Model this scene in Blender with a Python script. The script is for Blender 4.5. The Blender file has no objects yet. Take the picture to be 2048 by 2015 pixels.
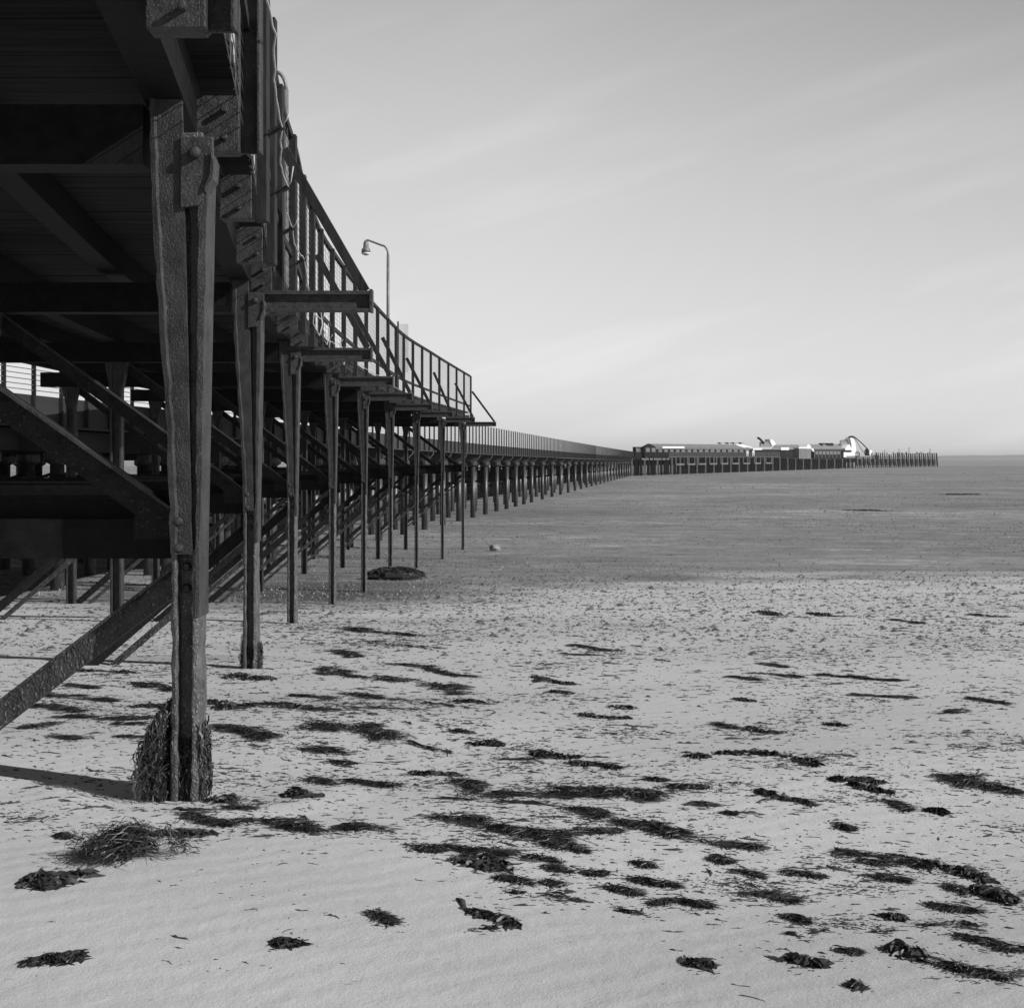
import bpy, math, random
import numpy as np
from mathutils import Vector, Matrix

R = math.radians
SC = bpy.context.scene
COL = SC.collection

# ------------------------------------------------------------------ camera, sky, sun, exposure
F, CU, HV = 2850.0, 1024.0, 915.0          # focal length and horizon of the 2048 px wide frame
cam_d = bpy.data.cameras.new("camera")
cam_d.sensor_width = 36.0
cam_d.lens = 36.0 * F / 2048.0
cam_d.shift_y = (HV - 1007.5) / 2048.0
cam_d.clip_start, cam_d.clip_end = 0.1, 40000.0
cam = bpy.data.objects.new("camera", cam_d)
cam.location = (0, 0, 0)
cam.rotation_euler = (R(90), 0, 0)
COL.objects.link(cam)
SC.camera = cam

SUN_AZ, SUN_EL = R(113.0), R(29.0)          # azimuth clockwise from the view direction (+Y)
world = bpy.data.worlds.new("World")
SC.world = world
world.use_nodes = True
nt = world.node_tree
nt.nodes.clear()
sky = nt.nodes.new("ShaderNodeTexSky")
sky.sky_type = 'NISHITA'
sky.sun_disc = False
sky.sun_elevation = SUN_EL
sky.sun_rotation = SUN_AZ
sky.air_density, sky.dust_density, sky.ozone_density = 1.0, 1.6, 1.0
sep = nt.nodes.new("ShaderNodeSeparateColor")
nt.links.new(sky.outputs[0], sep.inputs[0])
def wmath(op, a, b=None, clamp=False):
    n = nt.nodes.new("ShaderNodeMath"); n.operation = op; n.use_clamp = clamp
    for i, x in enumerate((a, b)):
        if x is None: continue
        if isinstance(x, (int, float)): n.inputs[i].default_value = x
        else: nt.links.new(x, n.inputs[i])
    return n.outputs[0]
# black-and-white film with a yellow filter: blue is weighted low
lum = wmath('ADD', wmath('MULTIPLY', sep.outputs[0], 0.50), wmath('ADD', wmath('MULTIPLY', sep.outputs[1], 0.42), wmath('MULTIPLY', sep.outputs[2], 0.08)))
# thin cirrus veils, long streaks rising to the right
tc = nt.nodes.new("ShaderNodeTexCoord")
mp = nt.nodes.new("ShaderNodeMapping")
mp.inputs['Scale'].default_value = (1.3, 1.3, 11.0)
mp0 = nt.nodes.new("ShaderNodeMapping"); mp0.inputs['Rotation'].default_value = (0, R(15), 0)
nt.links.new(tc.outputs['Generated'], mp0.inputs[0]); nt.links.new(mp0.outputs[0], mp.inputs[0])
nz = nt.nodes.new("ShaderNodeTexNoise")
nz.inputs['Scale'].default_value = 2.2
nz.inputs['Detail'].default_value = 5
nz.inputs['Roughness'].default_value = 0.52
nt.links.new(mp.outputs[0], nz.inputs[0])
veil = wmath('MULTIPLY', wmath('SUBTRACT', nz.outputs[0], 0.48, True), 0.5)
# the film's response: the physical sky varies round the compass, the elevation curve follows the negative's contrast
sepv = nt.nodes.new("ShaderNodeSeparateXYZ")
nt.links.new(tc.outputs['Generated'], sepv.inputs[0])
elev = nt.nodes.new("ShaderNodeFloatCurve")
cv = elev.mapping.curves[0]
for k, (px_, py_) in enumerate([(0.0, 0.66), (0.05, 0.65), (0.12, 0.61), (0.21, 0.55), (0.32, 0.43), (0.5, 0.24), (1.0, 0.13)]):
    if k == 0: cv.points[0].location = (px_, py_)
    elif k == 1: cv.points[1].location = (px_, py_)
    else: cv.points.new(px_, py_)
elev.mapping.update()
nt.links.new(wmath('MAXIMUM', sepv.outputs[2], 0.0), elev.inputs['Value'])
shaped = wmath('MULTIPLY', wmath('MULTIPLY', wmath('POWER', lum, 0.22), elev.outputs[0]), 7.1)
pol = wmath('SUBTRACT', 1.0, wmath('MULTIPLY', wmath('MULTIPLY', wmath('MAXIMUM', sepv.outputs[0], 0.0), wmath('MAXIMUM', sepv.outputs[2], 0.0)), 2.4), True)
skyv = wmath('MULTIPLY', wmath('MULTIPLY', shaped, pol), wmath('ADD', veil, 1.0))
bg = nt.nodes.new("ShaderNodeBackground")
bg.inputs['Strength'].default_value = 0.11
nt.links.new(skyv, bg.inputs['Color'])
wo = nt.nodes.new("ShaderNodeOutputWorld")
nt.links.new(bg.outputs[0], wo.inputs[0])

sun_d = bpy.data.lights.new("sun", 'SUN')
sun_d.energy, sun_d.angle = 4.6, R(0.5)
sun_d.color = (1.0, 1.0, 1.0)
sun = bpy.data.objects.new("sun", sun_d)
sdir = Vector((math.sin(SUN_AZ) * math.cos(SUN_EL), math.cos(SUN_AZ) * math.cos(SUN_EL), math.sin(SUN_EL)))
sun.rotation_euler = sdir.to_track_quat('Z', 'Y').to_euler()
sun.location = sdir * 200
COL.objects.link(sun)

vs = SC.view_settings
vs.view_transform, vs.look, vs.exposure, vs.gamma = 'Standard', 'None', 0.2, 1.0
vs.use_curve_mapping = False

# ------------------------------------------------------------------ helpers
rng = np.random.default_rng(7)
random.seed(7)

def pt(u, v, Y):
    return np.array(((u - CU) / F * Y, Y, (HV - v) / F * Y))

def interp(xs, ys):
    xs, ys = np.array(xs, float), np.array(ys, float)
    d = np.diff(ys) / np.diff(xs)
    m = np.concatenate(([d[0]], np.where(d[1:] * d[:-1] > 0, 2 * d[1:] * d[:-1] / np.where(np.abs(d[1:] + d[:-1]) < 1e-9, 1, d[1:] + d[:-1]), 0), [d[-1]]))
    def f(x):
        x = np.asarray(x, float)
        i = np.clip(np.searchsorted(xs, x) - 1, 0, len(xs) - 2)
        h = xs[i + 1] - xs[i]
        t = np.clip((x - xs[i]) / h, 0, 1)
        return ((2*t**3 - 3*t**2 + 1) * ys[i] + (t**3 - 2*t**2 + t) * h * m[i] + (-2*t**3 + 3*t**2) * ys[i+1] + (t**3 - t**2) * h * m[i+1])
    return f

class MB:
    """collects shapes in world space and links them as one mesh"""
    def __init__(self): self.v, self.f, self.n = [], [], 0
    def add(self, verts, faces):
        self.v.append(np.asarray(verts, float).reshape(-1, 3))
        self.f += [tuple(i + self.n for i in fc) for fc in faces]
        self.n += len(self.v[-1])
    def box(self, x0, x1, y0, y1, z0, z1):
        self.hexa([(x0,y0,z0),(x1,y0,z0),(x1,y1,z0),(x0,y1,z0)], [(x0,y0,z1),(x1,y0,z1),(x1,y1,z1),(x0,y1,z1)])
    def hexa(self, lo, hi):
        self.add(list(lo) + list(hi), [(3,2,1,0),(4,5,6,7),(0,1,5,4),(1,2,6,5),(2,3,7,6),(3,0,4,7)])
    def bar(self, a, b, w, h, up=(0,0,1)):
        a, b = np.array(a, float), np.array(b, float)
        d = b - a; d /= np.linalg.norm(d)
        s = np.cross(d, np.array(up, float))
        if np.linalg.norm(s) < 1e-6: s = np.cross(d, (1.0, 0, 0))
        s /= np.linalg.norm(s); t = np.cross(s, d)
        q = [(-w/2, -h/2), (w/2, -h/2), (w/2, h/2), (-w/2, h/2)]
        self.hexa([a + s*i + t*j for i, j in q], [b + s*i + t*j for i, j in q])
    def prism(self, poly, vec):
        poly = np.array(poly, float); n = len(poly); vec = np.array(vec, float)
        self.add(np.vstack((poly, poly + vec)), [tuple(range(n-1, -1, -1)), tuple(range(n, 2*n))] + [(i, (i+1) % n, n + (i+1) % n, n + i) for i in range(n)])
    def tube(self, pts, rad, seg=8, caps=True):
        pts = np.array(pts, float); m = len(pts)
        rad = np.broadcast_to(np.asarray(rad, float), (m,))
        tg = np.gradient(pts, axis=0); tg /= np.linalg.norm(tg, axis=1)[:, None] + 1e-12
        ref = np.array((0.0, 0, 1)) if abs(tg[0][2]) < 0.9 else np.array((1.0, 0, 0))
        vv = []
        for p, d, r in zip(pts, tg, rad):
            s = np.cross(d, ref); s /= np.linalg.norm(s) + 1e-12; t = np.cross(s, d); ref = t
            a = np.arange(seg) * 2 * math.pi / seg
            vv.append(p + r * (np.cos(a)[:, None] * s + np.sin(a)[:, None] * t))
        fs = [(k*seg + i, k*seg + (i+1) % seg, (k+1)*seg + (i+1) % seg, (k+1)*seg + i) for k in range(m-1) for i in range(seg)]
        if caps: fs += [tuple(range(seg-1, -1, -1)), tuple((m-1)*seg + i for i in range(seg))]
        self.add(np.vstack(vv), fs)
    def lathe(self, c, prof, seg=12, axis='z'):
        vv = []
        for r, z in prof:
            for k in range(seg):
                a = 2 * math.pi * k / seg
                p = (r*math.cos(a), r*math.sin(a), z)
                if axis == 'y': p = (p[0], p[2], p[1])
                if axis == 'x': p = (p[2], p[0], p[1])
                vv.append((c[0]+p[0], c[1]+p[1], c[2]+p[2]))
        m = len(prof)
        fs = [(k*seg + i, k*seg + (i+1) % seg, (k+1)*seg + (i+1) % seg, (k+1)*seg + i) for k in range(m-1) for i in range(seg)]
        fs += [tuple(range(seg-1, -1, -1)), tuple((m-1)*seg + i for i in range(seg))]
        self.add(vv, fs)
    def build(self, name, mat, parent=None, origin=(0,0,0), bevel=0.0, smooth=False):
        v = np.vstack(self.v)
        if parent is not None: origin = np.array(world_loc(parent))
        v = v - np.array(origin, float)
        me = bpy.data.meshes.new(name)
        me.from_pydata(v.tolist(), [], self.f)
        me.update()
        me.materials.append(mat)
        if smooth:
            me.polygons.foreach_set('use_smooth', [True] * len(me.polygons))
        o = bpy.data.objects.new(name, me)
        COL.objects.link(o)
        if parent is not None: o.parent = parent
        else: o.location = origin
        if bevel:
            b = o.modifiers.new("bevel", 'BEVEL'); b.width = bevel; b.segments = 2; b.limit_method = 'ANGLE'
        return o

def world_loc(o):
    l = Vector(o.location)
    p = o.parent
    while p is not None:
        l += Vector(p.location); p = p.parent
    return l

def tag(o, label=None, cat=None, group=None, kind=None):
    if label: o['label'] = label
    if cat: o['category'] = cat
    if group: o['group'] = group
    if kind: o['kind'] = kind
    return o

def thing(name, label, cat, loc=(0,0,0), group=None):
    o = bpy.data.objects.new(name, None)
    o.empty_display_size = 0.2
    o.location = tuple(float(x) for x in loc)
    COL.objects.link(o)
    return tag(o, label, cat, group)

def copy_tree(o, loc=None, parent=None):
    c = o.copy(); COL.objects.link(c)
    c.parent = parent
    if loc is not None: c.location = loc
    for ch in list(o.children): copy_tree(ch, None, c)
    return c

# ------------------------------------------------------------------ materials (all neutral: the photograph is black and white)
def nodes_mat(name):
    m = bpy.data.materials.new(name); m.use_nodes = True
    t = m.node_tree; b = t.nodes['Principled BSDF']
    return m, t, b

def N(t, kind, **kw):
    n = t.nodes.new(kind)
    for k, v in kw.items():
        if hasattr(n, k): setattr(n, k, v)
        else: n.inputs[k].default_value = v
    return n

def ramp(t, fac, stops):
    r = t.nodes.new("ShaderNodeValToRGB")
    e = r.color_ramp.elements
    while len(e) < len(stops): e.new(0.5)
    for el, (p, c) in zip(e, stops):
        el.position = p; el.color = (c, c, c, 1)
    t.links.new(fac, r.inputs[0])
    return r.outputs[0]

def rough_mat(name, lo, hi, scale=6.0, rough=0.6, bump=0.3, dist=0.01, stretch=(1,1,1), detail=6, fleck=None, fleck_scale=60, spec=0.5):
    m, t, b = nodes_mat(name)
    tc = N(t, "ShaderNodeTexCoord")
    mp = N(t, "ShaderNodeMapping"); mp.inputs['Scale'].default_value = stretch
    t.links.new(tc.outputs['Object'], mp.inputs[0])
    n1 = N(t, "ShaderNodeTexNoise"); n1.inputs['Scale'].default_value = scale; n1.inputs['Detail'].default_value = detail; n1.inputs['Roughness'].default_value = 0.62
    t.links.new(mp.outputs[0], n1.inputs[0])
    c = ramp(t, n1.outputs[0], [(0.32, lo), (0.68, hi)])
    n2 = N(t, "ShaderNodeTexNoise"); n2.inputs['Scale'].default_value = fleck_scale; n2.inputs['Detail'].default_value = 4
    t.links.new(mp.outputs[0], n2.inputs[0])
    if fleck:
        mk = ramp(t, n2.outputs[0], [(0.60, 0.0), (0.72, 1.0)])
        mx = N(t, "ShaderNodeMix"); mx.data_type = 'RGBA'
        t.links.new(mk, mx.inputs[0]); t.links.new(c, mx.inputs[6]); mx.inputs[7].default_value = (fleck, fleck, fleck, 1)
        c = mx.outputs[2]
    t.links.new(c, b.inputs['Base Color'])
    b.inputs['Roughness'].default_value = rough
    b.inputs['Specular IOR Level'].default_value = spec
    ad = N(t, "ShaderNodeMath"); ad.operation = 'ADD'
    t.links.new(n1.outputs[0], ad.inputs[0])
    ml = N(t, "ShaderNodeMath"); ml.operation = 'MULTIPLY'; ml.inputs[1].default_value = 0.5
    t.links.new(n2.outputs[0], ml.inputs[0]); t.links.new(ml.outputs[0], ad.inputs[1])
    bp = N(t, "ShaderNodeBump"); bp.inputs['Strength'].default_value = bump; bp.inputs['Distance'].default_value = dist
    t.links.new(ad.outputs[0], bp.inputs['Height']); t.links.new(bp.outputs[0], b.inputs['Normal'])
    return m

IRON = rough_mat("pitted_iron", 0.012, 0.042, 9, 0.52, 0.8, 0.012, (1.2, 1.2, 0.9), fleck=0.08, fleck_scale=120, spec=0.35)
IRON_LOW = rough_mat("crusted_iron", 0.014, 0.055, 12, 0.5, 1.0, 0.02, (1, 1, 0.7), fleck=0.18, fleck_scale=90, spec=0.35)
COLUMN = rough_mat("barnacled_iron", 0.03, 0.10, 14, 0.42, 1.0, 0.018, (1, 1, 0.8), fleck=0.30, fleck_scale=110, spec=0.5)
SHADED_IRON = rough_mat("shaded_iron", 0.006, 0.018, 14, 0.7, 0.6, 0.012, fleck=0.05, fleck_scale=90, spec=0.15)  # darker copy of the iron, shade on the brace faces put into its colour
PLATE = rough_mat("scaled_plate", 0.02, 0.05, 16, 0.6, 0.8, 0.01, fleck=0.1, fleck_scale=110, spec=0.3)
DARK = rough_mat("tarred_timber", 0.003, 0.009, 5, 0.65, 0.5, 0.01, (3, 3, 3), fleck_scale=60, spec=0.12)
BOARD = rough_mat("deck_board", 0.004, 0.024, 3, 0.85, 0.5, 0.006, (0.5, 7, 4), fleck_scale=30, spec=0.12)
POST = rough_mat("fence_timber", 0.010, 0.028, 8, 0.7, 0.6, 0.008, (2, 2, 0.5), fleck_scale=50, spec=0.2)
WIRE = rough_mat("wire", 0.06, 0.14, 20, 0.5, 0.1)
ROPE = rough_mat("rope", 0.28, 0.5, 30, 0.8, 0.5, 0.003)
LAMP = rough_mat("lamp_metal", 0.10, 0.18, 10, 0.45, 0.1)
WHITE = rough_mat("white_paint", 0.62, 0.76, 3, 0.5, 0.1)
GREYP = rough_mat("grey_paint", 0.11, 0.16, 0.6, 0.6, 0.1)
ROOF = rough_mat("roof_sheet", 0.13, 0.22, 0.5, 0.55, 0.2, 0.02, (3, 1, 1))
WALLD = rough_mat("dark_wall", 0.006, 0.016, 0.4, 0.75, 0.2, spec=0.1)
PALEW = rough_mat("pale_timber", 0.07, 0.16, 1.5, 0.7, 0.3)
PILEM = rough_mat("pile_iron", 0.016, 0.045, 5, 0.42, 0.5, 0.02, (1, 1, 0.3), fleck=0.12, fleck_scale=20)
GIRD = rough_mat("girder_paint", 0.02, 0.036, 1.5, 0.55, 0.3, 0.01, (0.3, 0.3, 3))
STONE = rough_mat("pale_stone", 0.13, 0.34, 8, 0.8, 0.6)
WEED = rough_mat("seaweed", 0.010, 0.045, 25, 0.5, 0.4, 0.004, fleck=0.07, fleck_scale=60)
SCRAP = rough_mat("seaweed_scrap", 0.025, 0.07, 15, 0.6, 0.3, 0.003)
gm, gt, gb = nodes_mat("window_glass"); gb.inputs['Base Color'].default_value = (0.11, 0.11, 0.11, 1); gb.inputs['Roughness'].default_value = 0.3
GLASS = gm

# ------------------------------------------------------------------ the ground
ZP = interp([-60, 0, 4, 5.7, 11.4, 17.3, 23.3, 29.2, 35.2, 41.1, 47.1, 53, 80, 120, 600, 700, 900],
            [-1.0, -1.25, -1.305, -1.318, -1.665, -1.985, -2.39, -2.74, -2.87, -3.18, -3.35, -3.42, -3.55, -3.6, -3.62, -4.4, -7.0])
COLX = interp([0, 3, 5.7, 11.4, 17.3, 23.3, 29.2, 35.2, 41.1, 47.1, 53, 58], [-0.5, -0.93, -1.293, -2.084, -2.665, -2.935, -3.033, -3.0, -2.754, -2.297, -1.822, -1.4])
FENX = interp([3, 4.5, 6.3, 9.6, 12.1, 14, 16.1, 20.3, 26.6, 33.9, 41.7, 53.2], [-0.7, -0.92, -1.16, -1.63, -1.95, -2.11, -2.32, -2.6, -2.71, -2.68, -2.27, -1.52])
COLY = [5.7, 11.4, 17.3, 23.3, 29.2, 35.2, 41.1, 47.1, 53.0]

WV = [(rng.uniform(0.3, 1.6), rng.uniform(0.5, 2.4), rng.uniform(0, 6.28), rng.uniform(0.003, 0.008)) for _ in range(14)]
def ground_z(x, y):
    x, y = np.asarray(x, float), np.asarray(y, float)
    z = ZP(y)
    near = np.exp(-np.maximum(y - 5, 0) / 18.0)
    for i, (a, b, p, s) in enumerate(WV):
        z = z + near * s * np.sin(a * x * (1 if i % 2 else -1) + b * y + p)
    # scoured hollows round the feet of the nearest columns, with a small lip of sand
    for cy in COLY[:4]:
        cx = float(COLX(cy)); d2 = ((x - cx - 0.03) / 0.30)**2 + ((y - cy) / 0.26)**2
        z = z - 0.014 * np.exp(-d2) + 0.016 * np.exp(-((np.sqrt(d2) - 1.75) / 0.45)**2) * (y < cy + 0.1)
    return z

def graded(lo, hi, c, fine, grow):
    out = [c]; s = fine; p = c
    while p < hi:
        p += s; s = min(s * grow, 80); out.append(p)
    s = fine; p = c
    while p > lo:
        p -= s; s = min(s * grow, 80); out.insert(0, p)
    return np.array(out)

gx = graded(-900, 900, 0.0, 0.035, 1.018)
gy = graded(-60, 900, 4.6, 0.03, 1.0135)
XX, YY = np.meshgrid(gx, gy)
ZZ = ground_z(XX, YY)
nx, ny = len(gx), len(gy)
verts = np.stack((XX, YY, ZZ), -1).reshape(-1, 3)
ii = np.arange((ny - 1) * (nx - 1)); r_, c_ = ii // (nx - 1), ii % (nx - 1)
a_ = r_ * nx + c_
quads = np.stack((a_, a_ + 1, a_ + nx + 1, a_ + nx), -1)
me = bpy.data.meshes.new("sand")
me.vertices.add(len(verts)); me.vertices.foreach_set('co', verts.ravel())
me.loops.add(quads.size); me.loops.foreach_set('vertex_index', quads.ravel().astype(np.int32))
me.polygons.add(len(quads)); me.polygons.foreach_set('loop_start', (np.arange(len(quads)) * 4).astype(np.int32))
me.polygons.foreach_set('loop_total', np.full(len(quads), 4, np.int32))
me.polygons.foreach_set('use_smooth', np.ones(len(quads), bool))
me.update(calc_edges=True); me.validate()

def sand_material():
    m, t, b = nodes_mat("beach")
    L = t.links.new
    tc = N(t, "ShaderNodeTexCoord"); P = tc.outputs['Object']
    sx = N(t, "ShaderNodeSeparateXYZ"); L(P, sx.inputs[0])
    def math_(op, a, b2=None, clamp=False):
        n = t.nodes.new("ShaderNodeMath"); n.operation = op; n.use_clamp = clamp
        for i, x in enumerate((a, b2)):
            if x is None: continue
            if isinstance(x, (int, float)): n.inputs[i].default_value = x
            else: L(x, n.inputs[i])
        return n.outputs[0]
    def noise(scale, stretch=(1,1,1), detail=5, rough=0.6):
        mp = N(t, "ShaderNodeMapping"); mp.inputs['Scale'].default_value = stretch; L(P, mp.inputs[0])
        n = N(t, "ShaderNodeTexNoise"); n.inputs['Scale'].default_value = scale; n.inputs['Detail'].default_value = detail; n.inputs['Roughness'].default_value = rough
        L(mp.outputs[0], n.inputs[0]); return n.outputs[0]
    def mix(f, a, b2):
        n = N(t, "ShaderNodeMix"); n.data_type = 'RGBA'
        if isinstance(f, (int, float)): n.inputs[0].default_value = f
        else: L(f, n.inputs[0])
        for i, x in ((6, a), (7, b2)):
            if isinstance(x, (int, float)): n.inputs[i].default_value = (x, x, x, 1)
            else: L(x, n.inputs[i])
        return n.outputs[2]
    # dry pale sand with a fine grain
    big = noise(0.7, (0.5, 1, 1), 4)
    grain = noise(140, (1, 1, 1), 3, 0.7)
    damp = noise(0.33, (0.35, 1, 1), 6, 0.62)
    sand = ramp(t, math_('ADD', math_('ADD', math_('MULTIPLY', big, 0.4), math_('MULTIPLY', damp, 0.4)), math_('MULTIPLY', grain, 0.2)), [(0.34, 0.385), (0.50, 0.495), (0.66, 0.56)])
    # small dark specks of weed and shell over the sand
    sp = noise(9, (0.45, 1, 1), 5, 0.75)
    sand = mix(ramp(t, sp, [(0.66, 0.0), (0.74, 0.55)]), sand, 0.13)
    sp2 = noise(38, (0.5, 1, 1), 3, 0.7)
    sand = mix(ramp(t, sp2, [(0.67, 0.0), (0.74, 0.6)]), sand, 0.16)
    # wet flats with eel-grass beyond the dry sand
    g1 = noise(0.6, (0.75, 1, 1), 9, 0.75)
    g2 = noise(4.0, (0.9, 1, 1), 7, 0.78)
    g3 = noise(0.06, (0.55, 1, 1), 9, 0.74)
    gsum = math_('ADD', math_('MULTIPLY', g1, 0.35), math_('ADD', math_('MULTIPLY', g2, 0.3), math_('MULTIPLY', g3, 0.35)))
    mud = ramp(t, gsum, [(0.38, 0.085), (0.47, 0.17), (0.54, 0.25), (0.60, 0.46)])
    edge = math_('ADD', sx.outputs[1], math_('MULTIPLY', math_('SUBTRACT', noise(0.20, (0.7, 1, 1), 10, 0.78), 0.5), 36.0))
    zone = math_('DIVIDE', math_('SUBTRACT', math_('SUBTRACT', edge, 21.5), math_('MULTIPLY', math_('DIVIDE', math_('ADD', sx.outputs[0], 4.0), 10.0, True), 9.0)), 7.0, True)
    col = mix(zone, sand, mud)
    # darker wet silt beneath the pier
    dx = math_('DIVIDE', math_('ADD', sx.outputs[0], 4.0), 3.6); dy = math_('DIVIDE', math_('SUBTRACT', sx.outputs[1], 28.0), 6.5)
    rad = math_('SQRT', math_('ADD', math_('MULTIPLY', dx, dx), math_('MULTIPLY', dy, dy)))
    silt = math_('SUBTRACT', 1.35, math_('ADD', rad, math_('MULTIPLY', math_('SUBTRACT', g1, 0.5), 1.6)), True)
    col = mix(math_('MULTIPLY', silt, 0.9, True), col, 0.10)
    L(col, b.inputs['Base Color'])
    # films of water: smooth patches that mirror the low sky
    film = noise(1.1, (0.16, 1, 1), 4, 0.55)
    filmm = ramp(t, film, [(0.62, 0.0), (0.69, 1.0)])
    rr = math_('SUBTRACT', 0.85, math_('MULTIPLY', filmm, 0.55))
    rr = math_('SUBTRACT', rr, math_('MULTIPLY', silt, 0.55), True)
    L(rr, b.inputs['Roughness'])
    b.inputs['Specular IOR Level'].default_value = 0.3
    # relief
    rip = N(t, "ShaderNodeTexWave"); rip.wave_type = 'BANDS'; rip.inputs['Scale'].default_value = 2.4; rip.inputs['Distortion'].default_value = 5.0; rip.inputs['Detail'].default_value = 3
    mp = N(t, "ShaderNodeMapping"); mp.inputs['Rotation'].default_value = (0, 0, R(62)); L(P, mp.inputs[0]); L(mp.outputs[0], rip.inputs[0])
    h = math_('ADD', math_('MULTIPLY', rip.outputs['Fac'], 0.12), math_('ADD', math_('MULTIPLY', noise(14, (1,1,1), 5), 0.5), math_('MULTIPLY', grain, 0.16)))
    h = math_('ADD', h, math_('MULTIPLY', zone, math_('MULTIPLY', g2, 2.0)))
    bp = N(t, "ShaderNodeBump"); bp.inputs['Strength'].default_value = 0.55; bp.inputs['Distance'].default_value = 0.02
    L(h, bp.inputs['Height']); L(bp.outputs[0], b.inputs['Normal'])
    return m
me.materials.append(sand_material())
ground = bpy.data.objects.new("sand", me); COL.objects.link(ground); tag(ground, kind='structure')

# the sea beyond the flats
sm, st, sb = nodes_mat("sea_water")
sb.inputs['Base Color'].default_value = (0.06, 0.06, 0.06, 1); sb.inputs['Roughness'].default_value = 0.28
tcs = N(st, "ShaderNodeTexCoord"); mps = N(st, "ShaderNodeMapping"); mps.inputs['Scale'].default_value = (0.25, 1, 1)
st.links.new(tcs.outputs['Object'], mps.inputs[0])
ns = N(st, "ShaderNodeTexNoise"); ns.inputs['Scale'].default_value = 0.35; ns.inputs['Detail'].default_value = 6
st.links.new(mps.outputs[0], ns.inputs[0])
bps = N(st, "ShaderNodeBump"); bps.inputs['Strength'].default_value = 0.8; bps.inputs['Distance'].default_value = 0.6
st.links.new(ns.outputs[0], bps.inputs['Height']); st.links.new(bps.outputs[0], sb.inputs['Normal'])
s = MB(); s.add([(-30000, 580, -3.66), (30000, 580, -3.66), (30000, 30000, -3.66), (-30000, 30000, -3.66)], [(0, 1, 2, 3)])
tag(s.build("sea", sm), kind='structure')

# the low far shore: a ridge of wooded hills across the water
hm = rough_mat("far_wood", 0.05, 0.10, 0.01, 0.9, 0.0)
s = MB(); n = 260; xs = np.linspace(-1500, 6500, n); yb = 6200.0
hr = np.random.default_rng(3)
ht = 11 + 3.5*np.sin(xs/420.0) + 3*np.sin(xs/170.0+1) + 2.0*np.interp(xs, xs[::2], hr.uniform(-1, 1, n//2)) + hr.uniform(0, 1.6, n)
prof = np.array([(0, -4), (60, 1.0), (120, 0.8), (420, 0.0)])
vv = []
for k in range(n):
    for q, (dy_, f_) in enumerate([(0, 0), (70, 0.72), (260, 1.0), (700, 0.0)]):
        vv.append((xs[k], yb + dy_, -4.0 + (ht[k] + 4) * f_))
fs = [(k*4+q, (k+1)*4+q, (k+1)*4+q+1, k*4+q+1) for k in range(n-1) for q in range(3)]
s.add(vv, fs)
tag(s.build("hills", hm), kind='structure')

# thin sea air over the flats and the water
hz = bpy.data.materials.new("air"); hz.use_nodes = True; ht_ = hz.node_tree; ht_.nodes.clear()
pv = ht_.nodes.new("ShaderNodeVolumePrincipled"); pv.inputs['Color'].default_value = (.95, .95, .95, 1); pv.inputs['Density'].default_value = 0.00013; pv.inputs['Anisotropy'].default_value = 0.2
ho = ht_.nodes.new("ShaderNodeOutputMaterial"); ht_.links.new(pv.outputs[0], ho.inputs['Volume'])
s = MB(); s.box(-31000, 31000, -400, 31000, -8.0, 34.0); tag(s.build("haze", hz), kind='stuff')

# ------------------------------------------------------------------ near pier: trestles
def lerp(a, b, t): return a + (b - a) * t

def bolt(mb, x, y, z, r=0.02, h=0.018):
    mb.lathe((x, y, z), [(r, 0), (r, -h*0.5), (r*0.72, -h), (0.001, -h*1.1)], 10, 'y')

trestle_words = [
    "nearest pier trestle, big pitted iron column at left with no arm at its head",
    "second trestle from the camera, weed fringed foot and the topmost outrigger arm",
    "third trestle from the camera, standing at the far edge of the pale dry sand",
    "fourth trestle from the camera, foot in dark wet silt beside the shallow pool",
    "fifth trestle from the camera, foot just before the dark weed mound",
    "sixth trestle from the camera, rising behind the dark weed mound",
    "seventh trestle from the camera, third from the far end of the fenced platform",
    "eighth trestle from the camera, next to last under the fenced platform",
    "farthest trestle, slim column under the end of the fenced platform nearest the pale stone"]
ARM_LEN = [0, .86, .86, .89, .89, .92, .94, .96, 1.12]
def wob(n, amp, seed):
    return np.random.default_rng(seed).uniform(-amp, amp, n)

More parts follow.
